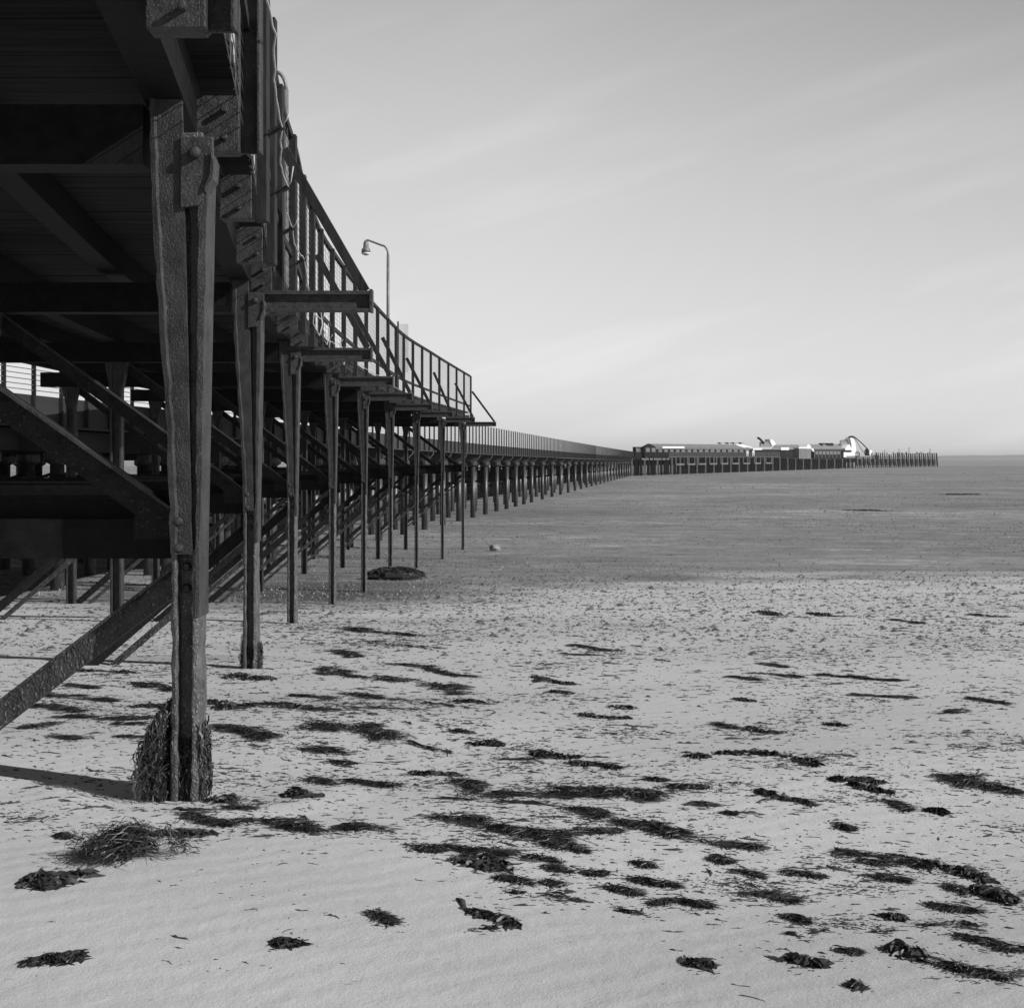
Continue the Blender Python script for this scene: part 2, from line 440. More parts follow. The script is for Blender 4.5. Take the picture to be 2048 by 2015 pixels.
def build_trestle(i):
    Y = COLY[i]; X = float(COLX(Y)); g = float(ZP(Y)); head = 1.41
    t = thing("pier_trestle", trestle_words[i], "trestle", (X, Y, g), "trestles carrying the fenced platform")
    zc = lerp(-0.38, -0.50, min(i / 3, 1))
    # --- outer column: H section below, splayed head above
    c = MB()
    zs = np.linspace(g - 0.35, zc + 0.02, 34); rr = np.random.default_rng(20 + i)
    for sgn in (-1, 1):
        lo = []
        for z in zs:
            j = rr.uniform(-0.004, 0.004, 4)
            grow = 0.008 * max(0, 1 - (z - g) / 0.5)
            xi, xo = (0.029 - grow*0.4) * sgn, (0.054 + grow*.6) * sgn
            lo.append([(X + xi + j[0], Y - 0.078 - grow + j[1], z), (X + xo + j[2], Y - 0.070 - grow + j[1], z), (X + xo + j[2], Y + 0.075, z), (X + xi + j[0], Y + 0.075, z)])
        vv = np.array(lo).reshape(-1, 3); m = len(zs)
        fs = [(k*4+q, k*4+(q+1) % 4, (k+1)*4+(q+1) % 4, (k+1)*4+q) for k in range(m-1) for q in range(4)]
        if sgn < 0: fs = [f[::-1] for f in fs]
        c.add(vv, fs)
    c.box(X - 0.034, X + 0.034, Y - 0.012, Y + 0.012, g - 0.35, zc + 0.02)
    c.hexa([(X - .03, Y - .01, zc - .02), (X + .04, Y - .01, zc - .02), (X + .04, Y + .008, zc - .02), (X - .03, Y + .008, zc - .02)], [(X - .05, Y - .01, 1.30), (X + .06, Y - .01, 1.30), (X + .06, Y + .008, 1.30), (X - .05, Y + .008, 1.30)])
    shaft = c.build("column", COLUMN, t, bevel=0.010)
    # upper cover plate with a raised left lip, leaning out to the left towards the head
    c = MB()
    zz = np.linspace(zc, head + 0.02, 30); vv = []
    for z in zz:
        k = (z - zc) / (head - zc)
        xl, xr = -0.050 - .08*k*k*(3 - 2*k), lerp(0.032, -0.008, k)
        j = rr.uniform(-0.004, 0.004, 4)
        y0 = Y - 0.088
        vv += [(X + xl + j[0], y0 - 0.016, z), (X + xl + 0.020 + j[1], y0 - 0.018, z), (X + xl + 0.027 + j[1], y0, z), (X + xr + j[2], y0 - 0.002, z), (X + xr, y0 + 0.022, z), (X + xl, Y + 0.07, z)]
    m = len(zz)
    fs = [(k*6+q, k*6+(q+1) % 6, (k+1)*6+(q+1) % 6, (k+1)*6+q) for k in range(m-1) for q in range(6)] + [(5,4,3,2,1,0), tuple((m-1)*6+q for q in range(6))]
    c.add(vv, fs)
    cover = c.build("cover_plate", IRON, shaft)
    # right leaf, splaying out to the right under the gusset
    c = MB(); vv = []
    zz = np.linspace(zc - 0.25, 1.13, 28)
    for z in zz:
        k = max(0, (z - zc) / (1.0 - zc)); k = min(k, 1.05)
        xl, xr = lerp(0.026, 0.018, k), lerp(0.060, 0.088, k)
        j = rr.uniform(-0.004, 0.004, 4)
        vv += [(X + xl + j[0], Y - 0.060, z), (X + lerp(xl, xr, .5) + j[1], Y - 0.066, z), (X + lerp(xl, xr, .55) + j[1], Y - 0.082, z), (X + xr + j[2], Y - 0.080, z), (X + xr + 0.003, Y + 0.076, z), (X + xl, Y + 0.076, z)]
    m = len(zz)
    fs = [(k*6+q, k*6+(q+1) % 6, (k+1)*6+(q+1) % 6, (k+1)*6+q) for k in range(m-1) for q in range(6)] + [(5,4,3,2,1,0), tuple((m-1)*6+q for q in range(6))]
    c.add(vv, fs)
    c.build("splayed_leaf", IRON, shaft)
    # gusset at the head
    c = MB()
    gz = [1.26, 1.31, 1.28, 1.27, 1.27, 1.27, 1.27, 1.27, 1.27][i]
    poly = [(X - 0.01, Y - 0.104, gz), (X + 0.118, Y - 0.104, gz), (X + 0.12, Y - 0.104, gz - 0.11), (X + 0.10, Y - 0.104, gz - 0.18), (X + 0.06, Y - 0.104, gz - 0.27), (X - 0.01, Y - 0.104, gz - 0.28)]
    c.prism(poly, (0, 0.02, 0)); bolt(c, X + 0.05, Y - 0.104, gz - 0.065, 0.024, 0.03)
    c.prism([(X + .112, Y - .118, gz - .06), (X + .128, Y - .118, gz - .10), (X + .122, Y - .118, gz - .17), (X + .088, Y - .118, gz - .22), (X + .085, Y - .118, gz - .20), (X + .106, Y - .118, gz - .15)], (0, .10, 0))
    c.build("gusset_plate", PLATE, shaft, bevel=0.004)
    if i < 6:
        for (bx, bz) in ((-0.018, zc + 0.13), (-0.018, zc + 0.025), (-0.004, zc - 0.055), (-0.004, zc - 0.14)):
            b = MB(); up = bz > zc
            bolt(b, X + bx, Y - (0.088 if up else 0.012), bz, 0.017 if up else 0.019, 0.022)
            b.build("bolt", PLATE, shaft)
    # --- inner columns
    for k, dx in enumerate((-2.13, -4.27)):
        c = MB(); gi = float(ZP(Y)) - 0.3; xi = X + dx
        for sgn in (-1, 1):
            c.box(min(xi + .042*sgn, xi + .068*sgn), max(xi + .042*sgn, xi + .068*sgn), Y - .07, Y + .07, gi, 1.16)
        c.box(xi - .0425, xi + .0425, Y - .012, Y + .012, gi, 1.16)
        c.prism([(xi - .07, Y - .05, .80), (xi + .07, Y - .05, .80), (xi + .14, Y - .05, 1.16), (xi - .14, Y - .05, 1.16)], (0, .1, 0))
        c.build("inner_column", IRON, t, bevel=0.004)
    # --- cross-beam under the deck, walers, raking braces
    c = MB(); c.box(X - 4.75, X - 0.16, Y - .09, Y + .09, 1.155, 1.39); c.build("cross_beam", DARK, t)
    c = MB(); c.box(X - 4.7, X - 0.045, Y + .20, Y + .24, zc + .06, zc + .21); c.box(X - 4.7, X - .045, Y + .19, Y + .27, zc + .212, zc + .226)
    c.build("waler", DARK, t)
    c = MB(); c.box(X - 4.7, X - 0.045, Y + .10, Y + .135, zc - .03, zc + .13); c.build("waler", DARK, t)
    for xo in (0.0, -2.13):
        a, b = np.array((X + xo - .04, Y + .06, zc + .09)), np.array((X + xo - 2.06, Y + .06, 1.13))
        c = MB(); c.bar(a, b, 0.018, 0.115, (0, 0, 1)); ub = c.build("upper_brace", SHADED_IRON, t)
        c = MB(); c.bar(a + (0, -.02, .062), b + (0, -.02, .062), 0.075, 0.012, (0, 0, 1)); c.build("brace_flange", IRON, ub)  # lighter iron than the web, painting in the sunlit top edge
        for yo, zo in (((.09, 0.0),) if i == 0 else ((.09, 0.0), (.15, -.17))):
            a, b = np.array((X + xo - .02, Y + yo, zc - (.075 if i == 0 else .13) + zo)), np.array((X + xo - 2.2, Y + yo, zc - (.09 if i == 0 else .14) + zo - (1.66 if i == 0 else 1.86)))
            c = MB(); c.bar(a, b, 0.020, 0.10 if zo == 0 else .045, (0, 0, 1)); c.bar(a + (0, -.028, .053 if zo == 0 else .03), b + (0, -.028, .053 if zo == 0 else .03), 0.035, 0.012, (0, 0, 1))
            c.build("lower_brace", IRON_LOW if zo or i == 0 else SHADED_IRON, t)
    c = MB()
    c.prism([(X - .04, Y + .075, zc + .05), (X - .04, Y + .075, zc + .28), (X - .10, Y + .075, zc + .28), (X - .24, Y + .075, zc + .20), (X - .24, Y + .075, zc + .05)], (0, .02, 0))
    c.build("knee_plate", SHADED_IRON, t)
    # --- outrigger arm: an I-beam reaching out under the fence
    if ARM_LEN[i]:
        x0, x1 = X + 0.10, X + 0.10 + ARM_LEN[i]; zt = 1.33
        c = MB()
        c.box(x0, x1, Y - .055, Y + .055, zt - .032, zt)
        c.box(x0, x1 - .004, Y - .055, Y + .055, zt - .165, zt - .14)
        c.box(x0, x1 - .002, Y - .012, Y + .012, zt - .141, zt - .031)
        c.box(x1 - .012, x1 + .012, Y - .058, Y + .058, zt - .17, zt + .012)
        c.build("outrigger_arm", PLATE, t, bevel=0.003)
    return t
for i in range(9): build_trestle(i)

# weed hanging on the nearest two feet is built with the seaweed below

# ------------------------------------------------------------------ near pier: deck
deck = thing("pier_deck", "dark timber deck of the fenced platform overhead, seen from below at left", "pier deck", (-3, 5.7, 1.41))
ys = np.arange(1.5, 53.6, 0.5)
def ribbon(mb, fx, x0, x1, z0, z1, ys):
    rows = [np.array([(fx(y) + x0, y, z0), (fx(y) + x1, y, z0), (fx(y) + x1, y, z1), (fx(y) + x0, y, z1)]) for y in ys]
    for a, b in zip(rows[:-1], rows[1:]):
        pass
    vv = np.vstack(rows); m = len(rows)
    fs = [(k*4+q, (k+1)*4+q, (k+1)*4+(q+1) % 4, k*4+(q+1) % 4) for k in range(m-1) for q in range(4)] + [(0,1,2,3), tuple((m-1)*4+q for q in (3,2,1,0))]
    mb.add(vv, fs)
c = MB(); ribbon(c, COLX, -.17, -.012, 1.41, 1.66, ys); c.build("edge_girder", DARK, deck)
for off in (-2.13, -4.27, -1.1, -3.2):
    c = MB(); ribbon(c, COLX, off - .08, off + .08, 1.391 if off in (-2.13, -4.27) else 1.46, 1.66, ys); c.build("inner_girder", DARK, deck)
c = MB(); y = 1.5; br = np.random.default_rng(5)
while y < 53.4:
    w = 0.17; z = 1.663 + br.uniform(0, 0.006)
    x = float(COLX(y + .08))
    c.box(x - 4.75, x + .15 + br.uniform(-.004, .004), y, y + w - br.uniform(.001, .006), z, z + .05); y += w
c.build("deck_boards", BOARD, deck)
POSTY = [4.5, 6.3, 8.05, 9.85, 11.6, 13.4, 15.3, 17.2, 18.9, 20.7, 22.5, 24.5, 26.5, 28.7, 31, 33, 35, 37, 38.9, 40.8, 43, 45.5, 48, 50.5, 53]
for k, y in enumerate(POSTY):
    x0, x1 = float(COLX(y)) - .011, float(FENX(y)) - .05
    c = MB(); c.box(x0, x1, y - .06, y + .06, 1.34, 1.585)
    if k < 12:
        for bx in (.70 + .1*math.sin(9.0*k),):
            for bz in (1.40, 1.52):
                c.tube([(lerp(x0, x1, bx), y - .06, bz), (lerp(x0, x1, bx), y - .10, bz)], .014, 8)
    c.build("joist_end", PLATE, deck, bevel=0.004)

# ------------------------------------------------------------------ near pier: fence with wire mesh
fence = thing("mesh_fence", "tall fence of dark timber posts and wire mesh along the curving platform edge", "fence", (float(FENX(5.7)), 5.7, 1.4))
for k, y in enumerate(POSTY):
    x = float(FENX(y)); c = MB()
    if k < 2:
        c.box(x - .055, x + .055, y - .008, y + .008, 1.34, 3.2)
        c.box(x - .055, x - .035, y - .06, y + .03, 1.34, 3.2); c.box(x + .04, x + .055, y - .06, y + .03, 1.34, 3.2)
    else:
        c.box(x - .034, x + .034, y - .05, y + .05, 1.33, 3.03)
    c.build("fence_post", IRON if k < 2 else POST, fence, bevel=0.004)
for z0, z1, w in ((2.995, 3.06, .05), (1.88, 1.94, .03), ):
    c = MB(); ribbon(c, FENX, -w - .0, -.0, z0, z1, np.arange(3.0, 53.05, .5)); c.build("rail", POST, fence)
c = MB()
fr = np.random.default_rng(11)
for a, b in zip(POSTY[:-1], POSTY[1:]):
    xa, xb = float(FENX(a)), float(FENX(b)); a, b = a + .05, b - .05
    m = 22
    for q in range(m):
        z = 1.46 + (3.0 - 1.46) * q / m + fr.uniform(-.004, .004)
        c.bar((xa - .02, a, z), (xb - .02, b, z + fr.uniform(-.01, .01)), .0035, .0035)
    nv = max(2, int((b - a) / (.34 if a < 21 else .16)))
    for q in range(1, nv):
        tq = q / nv
        c.bar((lerp(xa, xb, tq) - .017, lerp(a, b, tq), 1.45), (lerp(xa, xb, tq) - .017, lerp(a, b, tq), 3.0), .004, .004)
c.build("wire_mesh", WIRE, fence)
for i in range(1, 9):                                   # raking struts down to the outrigger arms
    Y = COLY[i]; x = float(FENX(Y)); xe = float(COLX(Y)) + .10 + ARM_LEN[i] - .05
    c = MB(); c.bar((x + .05, Y, 2.46), (xe, Y, 1.335), .07, .075); c.build("raking_strut", POST, fence, bevel=.003)

# rope looped along pegs on the outside of the fence
pegs = [(4.5, 0), (6.3, 0), (8.05, 0), (9.85, 0), (11.6, 0), (13.4, 0), (15.3, -.25), (17.2, -.2), (18.9, -.3), (20.7, -.22), (24.5, -.28), (28.7, -.25), (33.0, -.3)]
c = MB(); pts = []; rr = np.random.default_rng(4)
for (ya, da), (yb2, db) in zip(pegs[:-1], pegs[1:]):
    for q in range(10):
        tq = q / 10; y = lerp(ya, yb2, tq)
        z = 1.87 + lerp(da, db, tq) - .018 * math.sin(math.pi * tq) - .008 * math.sin(math.pi * 3 * tq + y) + rr.uniform(-.004, .004)
        pts.append((float(FENX(y)) + .11 + rr.uniform(-.006, .006) - .02*math.sin(math.pi*tq), y, z))
c.tube(pts, .0055, 6)
for y, d in pegs[2:10]:                                 # loose ends at the knots
    x = float(FENX(y)) + .11; z = 1.87 + d
    c.tube([(x, y, z), (x + .03, y - .03, z + .03), (x + .05, y - .05, z + .09 + rr.uniform(-.05, .05))], .005, 6)
    if d: c.tube([(x, y + .1, z), (x - .03, y + .2, z - .16), (x + .02, y + .35, z - .28), (x + .03, y + .5, z - .15), (x + .01, y + .55, z)], .005, 6)
tag(c.build("rope", ROPE, smooth=True), "pale frayed rope looped from peg to peg along the outside of the mesh fence", "rope")
c = None
for y, d in pegs[2:6]:
    x = float(FENX(y)); c = MB(); c.bar((x - .03, y, 1.80), (x + .12, y, 1.87), .03, .03); c.build("peg", POST, fence)

# ------------------------------------------------------------------ street lamps on the platform
def lamp(x, y, ztop, arm, label):
    t = thing("street_lamp", label, "street lamp", (x, y, 1.68), "street lamps on the platform")
    c = MB(); c.tube([(x, y, 1.70), (x, y, 2.6), (x, y, 4.2), (x, y, ztop - .42)], [.06, .055, .045, .04], 12); c.build("pole", LAMP, t, smooth=True)
    c = MB(); p = []
    for q in range(9):
        a = q / 8
        p.append((x - arm * (1 - math.cos(a * math.pi/2)) * .25, y, ztop - .42 + .27 * math.sin(a * math.pi/2)))
    p += [(x - arm * .9, y, ztop), (x - arm, y, ztop - .01)]
    c.tube(p, .028, 8); c.build("arm", LAMP, t, smooth=True)
    c = MB(); c.lathe((x - arm, y, ztop - .35), [(.13, 0), (.12, .10), (.08, .14), (.07, .28), (.03, .35)], 14); h = c.build("lamp_head", LAMP, t, smooth=True)
    c = MB(); c.lathe((x - arm, y, ztop - .36), [(.02, -.07), (.10, -.04), (.135, .0), (.12, .008)], 14); c.build("lamp_glass", WHITE, h, smooth=True)
lamp(-3.49, 22.0, 6.1, .62, "nearer street lamp, only its curved arm showing beside the fence top near the left")
lamp(-3.48, 40.0, 6.1, .62, "street lamp with arm and bell shaped head standing clear against the sky")
sg = thing("notice_board", "blank pale board on a thin post, rising just above the mesh fence", "sign", (-3.45, 45, 1.7))
c = MB(); c.bar((-3.60, 45, 1.7), (-3.60, 45, 4.3), .05, .05); c.build("sign_post", POST, sg)
c = MB(); c.box(-3.57, -3.27, 44.99, 45.02, 2.7, 4.22); c.build("board", WHITE, sg)

# ------------------------------------------------------------------ long pier
LX = lambda y: -12.89 + .13 * np.asarray(y, float)
LZ = interp([0, 27, 93, 285, 320], [1.38, 1.2, .75, .08, .0])
WID = 16.0
lp = thing("long_pier", "long straight pier with dark girder running far out over the flats to its head", "pier", (float(LX(60)), 60, 0.9))
yl = np.concatenate((np.arange(8, 60, 4.0), np.arange(60, 300, 10.0)))
def lribbon(mb, x0, x1, dz0, dz1):
    vv = np.vstack([[(LX(y) + x0, y, LZ(y) + dz0), (LX(y) + x1, y, LZ(y) + dz0), (LX(y) + x1, y, LZ(y) + dz1), (LX(y) + x0, y, LZ(y) + dz1)] for y in yl]); m = len(yl)
    mb.add(vv, [(k*4+q, (k+1)*4+q, (k+1)*4+(q+1) % 4, k*4+(q+1) % 4) for k in range(m-1) for q in range(4)] + [(0,1,2,3), tuple((m-1)*4+q for q in (3,2,1,0))])
c = MB(); lribbon(c, -.18, 0, -.57, 0.02); lribbon(c, 0, .05, -.60, -.56); c.build("girder", GIRD, lp)
c = MB(); lribbon(c, -WID - .1, -WID + .08, -.57, 0.02); c.build("girder", GIRD, lp)
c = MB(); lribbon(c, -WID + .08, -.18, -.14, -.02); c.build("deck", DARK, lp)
c = MB(); lribbon(c, -1.5, -1.2, -1.02, -.575); c.build("beam", GIRD, lp)
c = MB(); lribbon(c, -WID + .3, -WID + .6, -1.02, -.575); c.build("beam", GIRD, lp)

def lfence(xo, label, step, y0):
    t = thing("post_fence", label, "fence", (float(LX(60)) + xo, 60, float(LZ(60))))
    y = y0; k = 0; rest = MB(); nrest = 0
    while y < 290:
        x = float(LX(y)) + xo; z = float(LZ(y))
        w = .036
        if k < 96:
            c = MB(); c.box(x - w, x + w, y - w, y + w, z - .56, z + 1.12); c.build("fence_post", POST, t)
        else:
            rest.box(x - w, x + w, y - w, y + w, z - .56, z + 1.12); nrest += 1
        y += step * (1 if y < 180 else 1.25); k += 1
    if nrest: tag(rest.build("fence_posts", POST, t), kind='stuff')
    c = MB()
    for dz in (.1, .2, .3, .4, .5, .6, .7, .8, .9, 1.0, 1.1):
        vv = np.vstack([[(LX(yy) + xo - .008, yy, LZ(yy) + dz), (LX(yy) + xo + .008, yy, LZ(yy) + dz), (LX(yy) + xo + .008, yy, LZ(yy) + dz + .016), (LX(yy) + xo - .008, yy, LZ(yy) + dz + .016)] for yy in yl]); m = len(yl)
        c.add(vv, [(q*4+r, (q+1)*4+r, (q+1)*4+(r+1) % 4, q*4+(r+1) % 4) for q in range(m-1) for r in range(4)])
    c.build("fence_wires", WIRE, t)
    return t
lfence(.04, "fence of close dark upright posts on the seaward edge of the long pier", 1.2, 18.0)
lfence(-WID, "thin post and wire fence on the far edge of the long pier", 2.4, 18.0)

def bent(y, label):
    x, z = float(LX(y)), float(LZ(y))
    t = thing("pier_bent", label, "pier bent", (x, y, z), "iron bents under the long pier")
    for k, xo in enumerate((-.45, -1.9, -3.4, -6.4, -9.4, -12.4, -15.5)):
        c = MB(); c.tube([(x + xo, y, z - 5.3), (x + xo, y, z - 1.2)], .15, 12)
        p = c.build("pile", PILEM, t, smooth=False)
        for f in p.data.polygons: f.use_smooth = len(f.vertices) == 4
        c = MB(); c.lathe((x + xo, y, z - 1.32), [(.155, 0), (.26, .06), (.28, .10), (.28, .24), (.25, .29)], 14); c.build("pile_cap", PILEM, p)
    c = MB(); c.box(x - 15.8, x - .25, y - .12, y + .12, z - 1.025, z - .60); c.build("crosshead", GIRD, t)
    c = MB(); c.tube([(x - .02, y - .1, z - .60), (x - .02, y - .1, z - .72), (x - .30, y - .1, z - 1.03)], .025, 6); c.build("bracket", LAMP, t)
    for s_, (xa, xb) in enumerate(((-3.4, -9.4), (-9.4, -15.5))):
        c = MB(); c.bar((x + xa, y + .11, z - 1.5), (x + xb, y + .11, z - 3.6), .02, .10); c.bar((x + xa, y - .11, z - 3.6), (x + xb, y - .11, z - 1.5), .02, .10); c.build("cross_brace", DARK, t)
    c = MB(); c.bar((x - .45, y + .12, z - 2.25), (x - 15.5, y + .12, z - 2.25), .08, .14); c.build("tie_beam", DARK, t)
    return t
BY = list(np.arange(14.7, 115, 5.0)) + list(np.arange(122.7, 284, 8.2))
first = bent(BY[0], "iron bent of capped round piles carrying the long pier, one of an even row")
for y in BY[1:]:
    copy_tree(first, (float(LX(y)), y, float(LZ(y))))

# ------------------------------------------------------------------ pier head, far out
def PHY(u):
    """depth of the pier head's front: two straight runs in plan"""
    k = (u - CU) / F
    return 100.7 / (.443 - k) if u <= 1715 else 186.5 / (.614 - k)
def ph(u, v, back=0.0): return pt(u, v, float(PHY(u)) + back)
NV = np.array((-0.88, 0.47, 0.0))         # across the head, away from the camera side
def plate(mb, poly, depth, back=0.0):
    mb.prism([ph(u, v, back) for u, v in poly], NV * depth)
def rect(mb, u0, u1, v0, v1, depth=.2, back=0.0): plate(mb, [(u0, v1), (u1, v1), (u1, v0), (u0, v0)], depth, back)

head = thing("pier_terminal", "wide pier head far out on dark piles, carrying the low buildings", "pier head", ph(1450, 941))
def strip(mb, us, vt, vb, depth, back=0.0):
    for a, b in zip(us[:-1], us[1:]):
        plate(mb, [(a, vb(a)), (b, vb(b)), (b, vt(b)), (a, vt(a))], depth, back)
vd = lambda u: np.interp(u, [1262, 1300, 1338, 1356, 1560, 1600, 1700, 1873], [914.5, 914, 914, 912.2, 912.4, 915, 914.5, 913.5])
c = MB(); strip(c, [1258, 1300, 1338, 1356, 1420, 1480, 1560, 1640, 1715], lambda u: vd(u) + 1.0, lambda u: vd(u) + 5, 5, .3); c.build("deck", WALLD, head)
c = MB(); strip(c, [1338, 1356, 1420, 1480, 1560], lambda u: vd(u), lambda u: vd(u) + 1.1, .3); c.build("deck_edge", PALEW, head)
c = MB(); strip(c, [1284, 1300, 1318, 1338], lambda u: 916.2, lambda u: 919.5, .3); c.build("landing_stage", PALEW, head)
pr = np.random.default_rng(9)
us = list(np.arange(1264, 1340, 8.5)) + list(np.arange(1344, 1560, 5.6)) + list(np.arange(1560, 1716, 5.2))
for k, u in enumerate(us):
    c = MB(); a = ph(u, vd(u) + 2); b = a.copy(); b[2] = -4.2
    c.bar(a, b, .32, .32, (0, 1, 0)); c.build("pile", PALEW if k % 3 == 0 else DARK, head)
for row in (4, 9, 15):
    for u in np.arange(1264, 1716, 7.5):
        pass
c = MB()
for row in (1.5, 3.0, 4.5):
    for u in np.arange(1264, 1716, 6.5):
        a = ph(u, vd(u) + 4) + NV * row; b = a.copy(); b[2] = -4.2; c.bar(a, b, .45, .45, (0, 1, 0))
strip(c, [1258, 1300, 1338, 1420, 1480, 1560, 1640, 1715], lambda u: vd(u) + 5, lambda u: lerp(vd(u), HV + 3.6*F/float(PHY(u)), .45), .3, 12)
tag(c.build("inner_piles", WALLD, head), kind='stuff')
for k in range(9):                                         # pale mooring frames hung between the piles
    u0 = lerp(1352, 1545, k / 8.6); w = lerp(15.5, 11.5, k / 8); v1 = lerp(928.5, 926, k / 8)
    c = MB(); a, b = ph(u0, v1, -.4), ph(u0 + w, v1 - .3, -.4)
    c.bar(a, b, .30, .35); 
    for p in (a, b):
        q = p.copy(); q[2] = (HV - 914) / F * q[1]; c.bar(p, q, .26, .26, (0, 1, 0))
    c.build("mooring_frame", PALEW, head)

rl = thing("pier_head_railing", "pale open railing along the edge of the pier head promenade", "railing", ph(1450, 912))
c = MB(); strip(c, [1338, 1356, 1420, 1480, 1560], lambda u: vd(u) - 8.2 + 1.5*(u < 1345), lambda u: vd(u) - 7.6 + 1.5*(u < 1345), .08); c.build("top_rail", PALEW, rl)
for u in np.arange(1339, 1560, 3.0):
    c = MB(); a = ph(u, vd(u)); b = a.copy(); b[2] = (HV - (vd(u) - 8)) / F * a[1]; c.bar(a, b, .09, .09, (0, 1, 0)); c.build("railing_post", PALEW, rl)
c = MB()
for dv in (-5.6, -4.0, -2.4): strip(c, [1340, 1356, 1420, 1480, 1560], lambda u: vd(u) + dv, lambda u: vd(u) + dv + .25, .05)
c.build("mid_rails", PALEW, rl)

# main hall
hall = thing("pier_hall", "long low hall with pitched grey roof and window row on the pier head", "hall", ph(1400, 912, 6))
c = MB(); strip(c, [1312, 1360, 1420, 1480, 1512, 1560], lambda u: 896.0 + (u > 1490) * 2.5, lambda u: vd(u) + 1.2, 2.0, 6); c.build("wall", WALLD, hall)
c = MB(); vv = [ph(1311, 895.6, 5.0), ph(1420, 896.2, 5.0), ph(1506, 897.0, 5.0), ph(1299, 887.2, 13), ph(1420, 888.3, 13), ph(1476, 889.0, 13)]
vv += [p - np.array((0, 0, .25)) for p in vv] 
c.add(vv, [(0,1,4,3), (1,2,5,4), (6,9,10,7), (7,10,11,8), (0,3,9,6), (2,8,11,5), (0,6,7,1), (1,7,8,2), (3,4,10,9), (4,5,11,10)]); c.build("roof", ROOF, hall)
c = MB(); strip(c, [1311, 1360, 1420, 1508], lambda u: 894.6 + (u-1311)*.006, lambda u: 896.2 + (u-1311)*.006, .4, 4.6); c.build("gutter", PALEW, hall)
c = MB(); plate(c, [(1290, 914), (1312, 914), (1312, 896), (1311, 893), (1299.5, 887), (1287, 893.5)], .5, 5); c.build("gable", WALLD, hall)
c = MB(); rect(c, 1270, 1292, 893.4, 915, .5, 7); c.build("wing", WALLD, hall)
for k, u in enumerate((1272.5, 1281, 1292, 1303.5)):
    c = MB(); rect(c, u, u + 7.5, 895.5, 903.5, .1, 4.9 if u > 1286 else 6.9); c.build("window", GLASS, hall)
for k in range(16):
    u = 1317 + k * 11.6
    c = MB(); rect(c, u, u + 7.2, 897.2 + k*.06, 903.8, .1, 5.8); c.build("window", GLASS, hall)
for (u0, u1, v0, v1) in ((1325, 1369, 892.5, 896.2), (1506, 1524, 896, 899.6)):
    c = MB(); rect(c, u0, u1, v0, v1, .15, 4.2); tag(c.build("fascia_board", WHITE, hall), "bright white blank fascia board")
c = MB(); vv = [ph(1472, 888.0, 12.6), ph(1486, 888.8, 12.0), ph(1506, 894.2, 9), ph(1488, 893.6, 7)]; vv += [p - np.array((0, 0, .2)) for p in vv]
c.add(vv, [(0,1,2,3), (7,6,5,4), (0,4,5,1), (1,5,6,2), (2,6,7,3), (3,7,4,0)]); tag(c.build("sunlit_roof_patch", WHITE, hall), "roof end coloured white as if sunlit")  # white slab puts sunlight on the roof end into its colour
for u, w in ((1440, 2.4), (1455.5, 3.6), (1467, 3.4), (1482, 2.8)):
    c = MB(); rect(c, u - w/2, u + w/2, 884.6, 887.2, .5, 14); a = ph(u, 887, 14.2); b = ph(u, 889.5, 14.2); c.bar(a, b, .15, .15, (0, 1, 0)); c.build("roof_vent", WALLD, hall)
c = MB(); c.bar(ph(1438, 886, 14.3), ph(1489, 886.2, 14.3), .08, .08); c.build("roof_pipe", WALLD, hall)
for (u0, u1, v0, v1) in ((1493, 1497, 902, 911.5), (1505, 1509, 901, 911.5)):
    c = MB(); rect(c, u0, u1, v0, v1, .2, 4.5); tag(c.build("door", WHITE, hall), "tall white door")

# the second range of buildings
def shell(name, label, u0, u1, vtop, vbase, back, rib):
    """a quarter-sphere canopy, open on its bright side"""
    t = thing(name, label, "canopy", ph((u0 + u1)/2, vbase, back), "curved canopies on the pier roofs")
    c = MB(); n1, n2 = 12, 8; vv = []
    for a in range(n1 + 1):
        th = math.pi / 2 * a / n1
        for b in range(n2 + 1):
            f_ = b / n2
            u = lerp(u0, u1, f_); v = lerp(vbase, vtop, math.sin(th) * (0.72 + .28*f_))
            vv.append(ph(u, v, back + (1 - math.cos(th)) * 6 + 0.0))
    W = n2 + 1
    vv2 = [p + NV * .3 for p in vv]
    K = len(vv)
    fs = [(a*W+b, a*W+b+1, (a+1)*W+b+1, (a+1)*W+b) for a in range(n1) for b in range(n2)]
    c.add(vv + vv2, fs + [tuple(K + i for i in f[::-1]) for f in fs]); c.build("shell", ROOF, t, smooth=True)
    return t
d1 = shell("shell_canopy", "smaller ribbed quarter dome canopy with white rim on the hall roof, left of the other", 1521, 1542, 879.5, 893.5, 8, True)
c = MB(); plate(c, [(1540, 878), (1545, 879), (1549, 883), (1552, 888.5), (1544.5, 891.5), (1541.5, 885)], 1.5, 7.5); c.build("white_rim", WHITE, d1)
c = MB(); c.tube([ph(1516, 875.5, 8.5), ph(1519, 877, 8.5), ph(1523, 881, 8.5), ph(1527, 886, 8.5)], .3, 6); c.build("rib_arm", WALLD, d1)
d2 = shell("shell_canopy", "larger dark quarter dome canopy against the tall white tower", 1681, 1702, 877.0, 889.5, 8, False)

